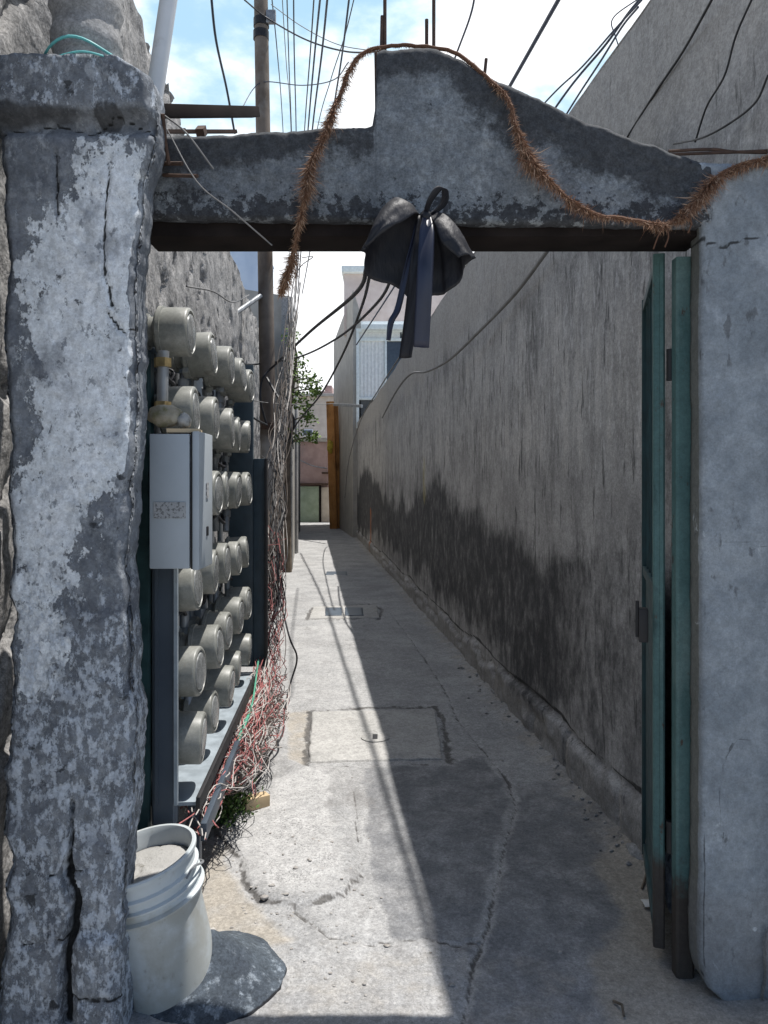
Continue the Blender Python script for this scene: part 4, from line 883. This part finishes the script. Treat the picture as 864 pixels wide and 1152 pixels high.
while cnt < 15000:
    i = RNG.randint(0, ng-1)
    if RNG.rand() > fat[i]*clump[i]/1.6+.05: continue
    cnt += 1; f = RNG.rand(); q = gs[i]*(1-f)+gs[i+1]*f; t = gs[i+1]-gs[i]; t /= np.linalg.norm(t)
    d = RNG.normal(0, 1, 3); d = d-t*(d@t); d /= np.linalg.norm(d)
    tz = t if t[2] < 0 else -t
    d = d*RNG.uniform(.2, .8)+tz*RNG.uniform(-.3, 1.2); d[2] -= .35; d /= np.linalg.norm(d)
    l = .029*fat[i]*clump[i]*RNG.uniform(.5, 1.3)*(1.8 if RNG.rand() < .03 else 1); e = np.cross(d, RNG.normal(0, 1, 3)); e /= np.linalg.norm(e)
    wd_ = RNG.uniform(.0005, .0012); g = np.array((0, 0, -1))*l*.45*RNG.rand()+e*l*.45*RNG.normal()
    shade.append(RNG.rand()); b0 = len(V); V += [q-e*wd_, q+e*wd_, q+d*l*.55+e*wd_+g*.35, q+d*l*.55-e*wd_+g*.35, q+d*l+g]; Fs += [(b0, b0+1, b0+2, b0+3), (b0+3, b0+2, b0+4)]
tn = mk('tinsel', V, Fs, MAT['garland'], gar, False, dict(shade=np.repeat(shade, 5)))
m = MB()
for a_, b_, c_ in [((752, 248), (742, 262), (735, 280)), ((748, 250), (752, 265), (748, 278)), ((772, 240), (778, 250), (774, 262)), ((582, 178), (592, 181), (606, 184))]:
    m = MB(); m.tube(spline([at(*a_, 2.25), at(*b_, 2.24), at(*c_, 2.24)], 5), .0022, 5); m.build('loose_strand', MAT['garland'], gar)

# ------------------------------------------------------------------ utility pole and cables
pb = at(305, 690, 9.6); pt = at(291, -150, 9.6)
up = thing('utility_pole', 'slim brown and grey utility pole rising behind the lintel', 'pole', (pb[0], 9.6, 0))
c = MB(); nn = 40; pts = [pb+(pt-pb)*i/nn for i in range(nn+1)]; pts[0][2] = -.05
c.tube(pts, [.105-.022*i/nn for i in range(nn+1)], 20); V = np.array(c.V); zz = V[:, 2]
mk('shaft', V, c.F, MAT['pole'], up, True, dict(pale=np.maximum(sst(zz, 2.3, 2.1)*.9, sst(zz, 4.6, 5.6)*.45)))  # shade on the middle stretch is painted in, paler above; foot is lighter concrete
for py in (26, 40):
    q = at(294-(26-py)*-.02, py, 9.6); m = MB(); m.tube([q-np.array((0, 0, .05)), q+np.array((0, 0, .05))], .098, 20); m.build('band', MAT['blackiron'], up)
q = at(303, 480, 9.6); m = MB(); m.tube([q-np.array((0, 0, .04)), q+np.array((0, 0, .04))], .112, 20); m.build('band', MAT['rust'], up)
m = MB(); q = at(293, 22, 9.6); m.box((q[0]+.14, 9.55, q[2]), (.12, .06, .16), None, .01); m.build('insulator', MAT['conduit'], up)
m = MB(); m.tube([at(236, 372, 8.6), at(293, 333, 9.5)], .03, 12); tag(m.build('strut', MAT['conduit']), 'grey pipe strut bracing the pole to the left wall', 'strut')
cab = [
 ('black_cable', [(413, 300, 4.6), (400, 330, 5.4), (350, 372, 7.5), (312, 408, 9.2), (296, 425, 9.35), (293, 450, 9.35), (300, 478, 9.4)], .020, 'cable', 'thick black cable running from behind the bow to a loop round the pole'),
 ('black_cable', [(445, 300, 4.6), (425, 340, 5.5), (380, 380, 7.5), (335, 402, 9.3), (285, 410, 9.4), (262, 404, 7)], .015, 'cable', 'black cable sagging from the bow past the pole to the meters'),
 ('black_cable', [(418, 300, 4.6), (407, 345, 6), (385, 400, 8), (360, 445, 10), (335, 475, 11.5), (322, 500, 12)], .016, 'cable', 'black cable dropping from behind the bow down to the tree'),
 ('black_cable', [(300, 425, 9.3), (315, 450, 9.1), (330, 470, 9.1), (326, 492, 9.2), (314, 500, 9.3)], .022, 'cable', 'thick black cable loop hanging on the right of the pole'),
 ('black_cable', [(262, 452, 6.5), (285, 470, 8), (300, 478, 9.2)], .016, 'cable', 'short black cable from the meters to the pole band'),
 ('thin_wire', [(250, 440, 6), (300, 453, 9.4), (350, 455, 14), (378, 454, 19)], .008, 'cablegrey', 'thin grey wire stretched level across the alley behind the pole'),
 ('overhead_cable', [(330, -30, 8), (331, 60, 9.5), (333, 140, 11.5), (334, 230, 14.5), (333, 330, 18)], .012, 'cableblue', 'upright looking overhead cable next to the pole, just right of it'),
 ('overhead_cable', [(363, -30, 6), (354, 60, 7.5), (347, 140, 9.5), (340, 230, 12), (333, 330, 15)], .013, 'cableblue', 'left one of the close pair of overhead cables behind the garland'),
 ('overhead_cable', [(371, -30, 6), (362, 60, 7.5), (352, 140, 9.5), (342, 240, 12), (335, 330, 15)], .014, 'cableblue', 'right one of the close pair of overhead cables behind the garland'),
 ('overhead_cable', [(395, -20, 6), (385, 60, 7), (374, 130, 8.3), (360, 220, 10.5), (340, 330, 15)], .012, 'cableblue', 'overhead cable crossing behind the top of the garland'),
 ('overhead_cable', [(237, -10, 5), (243, 45, 5.3), (255, 100, 5.8), (264, 150, 6.2)], .012, 'cableblue', 'slack blue cable curving down left of the pole'),
 ('overhead_cable', [(536, -20, 6), (530, 15, 6.3), (513, 62, 6.9), (480, 150, 8.3), (440, 270, 12)], .012, 'cableblue', 'single overhead cable meeting the lintel peak at its right'),
 ('overhead_cable', [(722, 0, 5.2), (690, 35, 5.6), (655, 75, 6.1), (620, 108, 6.6), (560, 175, 7.5)], .010, 'cableblue', 'upper strand of the cable cluster above the sloping lintel'),
 ('overhead_cable', [(718, 8, 5.2), (700, 30, 5.5), (675, 70, 5.9), (645, 116, 6.4), (600, 190, 7.3)], .011, 'cableblue', 'lower strand of the cable cluster above the sloping lintel'),
 ('thin_wire', [(722, -4, 5.1), (690, 20, 5.2), (692, 40, 5.2), (705, 70, 5.1), (732, 95, 4.6)], .006, 'cableblue', 'loose curled wire end dangling from the cable cluster'),
 ('thin_wire', [(275, 0, 9), (300, 20, 9.5), (345, 45, 9), (390, 58, 8.6), (430, 58, 8)], .013, 'cable', 'black wire swooping from pole top to the lintel peak'),
 ('thin_wire', [(305, 5, 9.5), (340, 30, 9.2), (380, 50, 9), (424, 58, 8.4)], .007, 'cablegrey', 'thin grey wire from pole top to the lintel peak'),
 ('thin_wire', [(268, 130, 9), (285, 100, 9.4), (300, 92, 9.5), (340, 96, 9), (375, 90, 8), (392, 70, 7)], .008, 'cableblue', 'thin blue wire hooped across the pole above the lintel'),
 ('thin_wire', [(305, -10, 9.5), (312, 60, 11), (318, 140, 14), (326, 300, 19)], .011, 'cableblue', 'thin wire hanging close along the right of the pole'),
 ('thin_wire', [(317, -10, 9.5), (322, 70, 11), (327, 140, 14), (331, 300, 19)], .008, 'cablegrey', 'pale thin wire between the pole and the overhead cable'),
 ('wall_cable', [(806, -10, 2.52), (770, 55, 2.82), (740, 100, 3.05), (712, 144, 3.3), (690, 180, 3.45)], .007, 'cable', 'straight black cable slanting down the upper right wall'),
 ('wall_cable', [(850, -10, 2.25), (828, 40, 2.38), (815, 85, 2.46), (795, 120, 2.6), (782, 160, 2.68)], .005, 'cable', 'kinked black wire on the upper right wall'),
 ('wall_cable', [(864, 85, 2.22), (850, 115, 2.32), (822, 138, 2.45), (790, 155, 2.6), (758, 162, 2.82)], .005, 'cable', 'slack black wire curving over the right end of the lintel'),
 ('wall_cable', [(616, 282, 4.28), (580, 330, 4.95), (540, 372, 5.85), (505, 405, 6.95), (480, 418, 7.95), (462, 421, 8.9), (446, 440, 10.1), (430, 470, 11.9)], .016, 'cablegrey', 'grey cable sagging in a long curve across the soot stained wall'),
 ('wall_cable', [(452, 398, 9.6), (425, 440, 12.3), (405, 475, 15.6), (392, 520, 18.6), (388, 560, 19.5)], .014, 'cablegrey', 'grey cable running down the far part of the right wall'),
 ('wall_wire', [(188, 146, 2.24), (222, 205, 2.2), (262, 238, 2.2), (306, 276, 2.28)], .0022, 'cablegrey', 'thin pale wire slanting down across the left of the lintel'),
 ('wall_wire', [(185, 130, 2.28), (210, 150, 2.24), (240, 190, 2.27)], .0028, 'cablegrey', 'bent grey wire poking from the left pillar over the lintel'),
 ('wall_wire', [(210, 322, 4.6), (240, 328, 5.4), (262, 340, 6.4), (280, 332, 7.4)], .006, 'cablegrey', 'thin grey wire strung along the rough left wall'),
 ('thin_wire', [(278, 500, 5.2), (290, 560, 5.0), (285, 590, 4.8), (298, 610, 4.7), (300, 640, 4.7)], .004, 'wirew', 'white wire hanging loose over the rack end panel'),
]
cab += [
 ('overhead_cable', [(322, -30, 7), (325, 70, 9), (328, 150, 11), (331, 260, 14), (333, 340, 17)], .009, 'cable', 'thin black overhead cable dropping between pole and garland'),
 ('overhead_cable', [(355, -30, 6.5), (349, 60, 8), (343, 140, 10), (337, 240, 13), (332, 340, 16)], .010, 'cable', 'black overhead cable left of the close blue pair'),
 ('overhead_cable', [(405, -30, 7), (388, 40, 8), (372, 90, 9), (356, 150, 10.5), (338, 260, 14)], .008, 'cable', 'thin black cable crossing behind the lit edge of the garland'),
 ('black_cable', [(334, 300, 14), (330, 360, 12.5), (326, 430, 11.5), (322, 490, 11), (318, 540, 10.8)], .020, 'cable', 'thick black cable hanging upright along the concrete house corner'),
 ('black_cable', [(338, 318, 14), (333, 360, 12.8), (328, 420, 12), (327, 470, 11.6), (330, 505, 11.4)], .016, 'cable', 'thinner black cable beside the upright one at the house corner'),
 ('black_cable', [(340, 290, 13), (352, 289, 12), (338, 300, 12.5), (330, 318, 13), (326, 350, 12)], .010, 'cable', 'short hooked black wire below the garland end'),
 ('thin_wire', [(293, 512, 8), (306, 520, 7), (318, 508, 8), (322, 530, 9)], .007, 'cable', 'short black wire looped in front of the lower pole'),
 ('overhead_cable', [(724, -6, 5.2), (706, 16, 5.45), (680, 52, 5.8), (640, 100, 6.3), (590, 172, 7.1)], .013, 'cableblue', 'middle thick strand of the cable cluster above the sloping lintel'),
]
for nm, pts, r, mt, lab in cab:
    m = MB(); m.tube(spline([at(*q) for q in pts], 10), r*.72 if nm != 'wall_wire' else r, 7); tag(m.build(nm, MAT[mt]), lab, 'cable' if 'cable' in nm else 'wire')
# cable bundle above the right wall: it throws the thin line of shade along the alley floor
m = MB(); cs = []
for px_, py_ in [(520, 1180), (504, 1119), (452, 950), (398, 780), (362, 672), (338, 622)]:
    q = G(px_, py_); h = 4.75; cs.append((q[0]+.26*h, q[1]+.11*h, h))
m.tube(spline(cs, 10), .015, 8); tag(m.build('overhead_cable', MAT['cableblue']), 'thick overhead cable slanting above the curved slope of the lintel', 'cable')

# ------------------------------------------------------------------ far houses
def rbox(name, x0, x1, y0, y1, z0, z1, mat, parent, bev=.02):
    m = MB(); m.box(((x0+x1)/2, (y0+y1)/2, (z0+z1)/2), (x1-x0, y1-y0, z1-z0), None, bev); return m.build(name, mat, parent)
def slabpoly(name, pts, z0, z1, mat, parent):
    n = len(pts); V = [(p_[0], p_[1], z0) for p_ in pts]+[(p_[0], p_[1], z1) for p_ in pts]
    Fs = [(k, (k+1) % n, n+(k+1) % n, n+k) for k in range(n)]+[tuple(range(n-1, -1, -1)), tuple(n+k for k in range(n))]
    return mk(name, V, Fs, mat, parent, False)
hs = thing('white_house', 'white and pink house with curtained window above the right wall', 'house', (.5, 24, 0))
fx = xp(398, 22.02)
alley_w = [(fx, 22.02), (2.6, 22.02), (2.6, 29), (xp(376, 29.2), 29.2)]
slabpoly('wall', alley_w, -.1, 2.9, MAT['houseg'], hs)
slabpoly('upper_wall', [(fx+.003, 22.03), (2.6, 22.03), (2.6, 29), (xp(378, 29.2)+.02, 29)], 2.9, 6.2, MAT['housew'], hs)
# alley side parapet, its top falling away
a0 = np.array((fx-.02, 22.0)); a1 = np.array((xp(376, 29.2)-.02, 29.2))
V = [(*a0, -.1), (*a1, -.1), (*a1, 6.9), (*a0, 7.1), (a0[0]+.22, a0[1], -.1), (a1[0]+.22, a1[1], -.1), (a1[0]+.22, a1[1], 6.9), (a0[0]+.22, a0[1], 6.4)]
mk('side_wall', V, [(1, 0, 3, 2), (4, 5, 6, 7), (0, 4, 7, 3), (5, 1, 2, 6), (3, 7, 6, 2)], MAT['houseg'], hs, False)
rbox('top_storey', xp(387, 24), 2.6, 24, 29, 6.2, 8.1, MAT['housep'], hs)
rbox('roof_slab', xp(386, 23.8)-.05, 2.7, 23.8, 29.1, 8.1, 8.3, MAT['mint'], hs)
rbox('ledge', fx+.22, 2.6, 21.7, 22.03, zp(372, 21.9), zp(366, 21.9), MAT['mint'], hs)
X0, X1, Z0, Z1 = xp(404, 22), xp(452, 22), zp(478, 22), zp(374, 22)
wn = thing('tmp', 'x', 'x', (0, 0, 0)); bpy.data.objects.remove(wn)
m = MB(); 
for (a_, b_, c_, d_) in [(X0-.08, X0, Z0, Z1), (X1, X1+.08, Z0, Z1), (X0-.08, X1+.08, Z1, Z1+.1), (X0-.08, X1+.08, Z0-.1, Z0), (X0, X1, zp(384, 22), zp(381, 22)), (X0, X1, zp(450, 22), zp(447, 22)), (xp(434, 22)-.03, xp(434, 22)+.03, zp(447, 22), zp(384, 22))]:
    m.box(((a_+b_)/2, 21.98, (c_+d_)/2), (b_-a_, .10, d_-c_), None, .005)
wf = m.build('window', MAT['mint'], hs)
rbox('pane', X0, X1, 22.0, 22.012, Z0, Z1, MAT['glass'], wf, .001)
V, Fq = grid(np.linspace(X0, xp(434, 22), 90), np.linspace(zp(447, 22), zp(384, 22), 3), lambda a_, b_: np.stack([a_, 21.985+.012*np.sin(a_*60), b_], 1)); mk('curtain', V, Fq, MAT['curtain'], wf)
rbox('curtain', X0, xp(450, 22), 21.988, 21.994, zp(381, 22), Z1, MAT['curtain'], wf, .001)
m = MB(); m.bar(at(376, 455, 21.8), at(407, 457, 20.2), .06, .08, .01); tag(m.build('bracket', MAT['conduit']), 'grey metal bracket sticking out over the alley from the white house', 'bracket')
# orange post
op = thing('orange_post', 'tall orange brown painted post at the far end of the alley', 'post', (xp(374, 26.5), 26.5, 0))
m = MB(); b0 = at(375.5, 597, 26.5); b1 = at(371.5, 452, 26.5); b0[2] = -.05; m.bar(b0, b1, .30, .26, .015); m.build('post', MAT['orange'], op)
m = MB(); m.bar(b0+np.array((.17, .12, 0)), b1+np.array((.17, .12, -.1)), .07, .2, .01); m.build('side_board', MAT['orange'], op)
V, Fs = blob(at(371.5, 503, 26.3), .13, 6, .5, 16, 12, (.8, .5, 1.8)); mk('yellow_knot', V, Fs, MAT['yellow'], op, False)
# pink house closing the alley
ph = thing('pink_house', 'dusky pink house with pale green door closing the alley end', 'house', (-3, 31, 0))
rbox('wall', -5.2, -1.2, 31, 34, -.1, zp(497, 31), MAT['pinkwall'], ph)
rbox('base_wall', -3.45, -2.0, 30.93, 31.0, -.1, zp(548, 31), MAT['beigewall'], ph)
rbox('parapet', -5.3, -1.1, 30.85, 31.1, zp(497, 31), zp(492, 31), MAT['houseg'], ph)
dr = rbox('door', xp(337, 30.9), xp(359, 30.9), 30.86, 30.92, -.03, zp(547, 30.9), MAT['greendoor'], ph)
rbox('frame', xp(359, 30.9), xp(361.5, 30.9), 30.84, 30.925, -.03, zp(545, 30.9), MAT['darkwood'], dr)
rbox('lintel', xp(336, 30.9), xp(369, 30.9), 30.80, 30.99, zp(546, 30.9), zp(543.5, 30.9), MAT['rust'], ph)
V = spline([at(338, 518, 30.95), at(352, 524, 30.9), at(368, 527, 30.9)], 6); m = MB(); m.tube(V, .025, 6); m.build('pipe', MAT['conduit'], ph)
rbox('bracket', xp(362, 30.8), xp(370, 30.8), 30.7, 31, zp(533, 30.8), zp(531, 30.8), MAT['rust'], ph)
ch = thing('cream_house', 'cream upper storey house seen behind the pink house', 'house', (-3, 38, 0))
rbox('wall', -6, -2.0, 38, 42, -.1, zp(446, 38), MAT['beigewall'], ch)
w_ = rbox('window', xp(340, 37.9), xp(352, 37.9), 37.93, 38.0, zp(491, 37.9), zp(483, 37.9), MAT['housew'], ch); rbox('pane', xp(341, 37.9), xp(351, 37.9), 37.91, 37.925, zp(490, 37.9), zp(484, 37.9), MAT['glass'], w_, .001)
rbox('roof_slab', -6.1, -1.9, 37.8, 42, zp(446, 38), zp(443, 38), MAT['houseg'], ch)
ct = thing('rooftop_tank_house', 'small pinkish roof block poking up beside the orange post top', 'roof block', (xp(366, 44), 44, 0))
rbox('wall', xp(360, 44), xp(374, 44), 44, 46, -.1, zp(440, 44), MAT['pinkwall'], ct); rbox('cap', xp(365, 44), xp(373, 44), 44.2, 45.8, zp(440, 44), zp(433, 44), MAT['pinkwall'], ct)
bh = thing('blue_house', 'plain pale blue house wall rising beyond the rough left wall', 'house', (-8, 36, 0))
rbox('wall', -12, xp(294, 36), 36, 40, -.1, zp(276, 36), MAT['bluewall'], bh); rbox('roof_slab', -12.1, xp(294, 36)+.05, 35.9, 40, zp(276, 36), zp(274, 36), MAT['bluewall'], bh)
# left building beyond the pole
lb = thing('concrete_house', 'narrow grey concrete house end behind the utility pole', 'house', (-2.4, 16, 0))
xa = xp(329, 14.0); 
V = [(xa-1.6, 14, -.1), (xa, 14, -.1), (xp(336.5, 30), 30, -.1), (xa-2.6, 30, -.1)]
V = V+[(xa-1.6, 14, 5.2), (xa, 14, 4.95), (xp(336.5, 30), 30, 5.4), (xa-2.6, 30, 5.4)]
mk('wall', V, [(0, 1, 5, 4), (1, 2, 6, 5), (2, 3, 7, 6), (3, 0, 4, 7), (4, 5, 6, 7)], MAT['houseg'], lb, False)
rbox('corner_pier', xp(317, 13.9), xp(329, 13.9), 13.82, 13.98, -.1, 4.9, MAT['column'], lb)
rbox('door', xp(333.2, 21)-.02, xp(333.2, 21)+.03, 20, 21.3, -.05, 2.1, MAT['darkwood'], lb)
for yy_ in (17, 24.5):
    rbox('pier', xa+(xp(336.5, 30)-xa)*(yy_-14)/16-.06, xa+(xp(336.5, 30)-xa)*(yy_-14)/16+.05, yy_, yy_+.3, -.1, 3.6, MAT['column'], lb)
# tree
tr = thing('tree', 'small leafy tree leaning out over the alley behind the pole', 'tree', (at(325, 560, 16)[0]-.1, 15.5, 0))
m = MB(); q0 = at(324, 640, 13.5); q0[2] = 0
trk = spline([q0, at(323, 540, 13.55), at(325, 470, 13.6), at(330, 430, 13.6), at(334, 400, 13.7)], 8); m.tube(trk, np.linspace(.07, .02, len(trk)), 8); m.build('trunk', MAT['bark'], tr)
cent = [(338, 420, .22), (346, 438, .24), (352, 428, .18), (333, 405, .2), (343, 455, .2), (336, 490, .22), (347, 470, .16), (352, 492, .12), (330, 445, .22), (328, 380, .18), (356, 440, .12)]
for c_ in cent:
    m = MB(); q = at(c_[0], c_[1], 13.6); j = min(range(len(trk)), key=lambda k: np.linalg.norm(np.array(trk[k])-q)+.3*abs(trk[k][2]-q[2]+.3)); m.tube(spline([trk[j], (np.array(trk[j])+q)/2+np.array((0, 0, .05)), q], 4), [.02, .017, .015, .013, .012, .010, .008, .006, .005], 6); m.build('limb', MAT['bark'], tr)
def lf_(i):
    c_ = cent[RNG.randint(len(cent))]; v = RNG.normal(0, 1, 3); v = v/np.linalg.norm(v)*RNG.rand()**.5*c_[2]; return at(c_[0], c_[1], 13.6)+v*np.array((1, 1.6, .9)), RNG.uniform(.6, 1.3)
V, Fs = leaves(1100, lf_, .072, -.1); mk('crown', V, Fs, MAT['leaf'], tr, False)
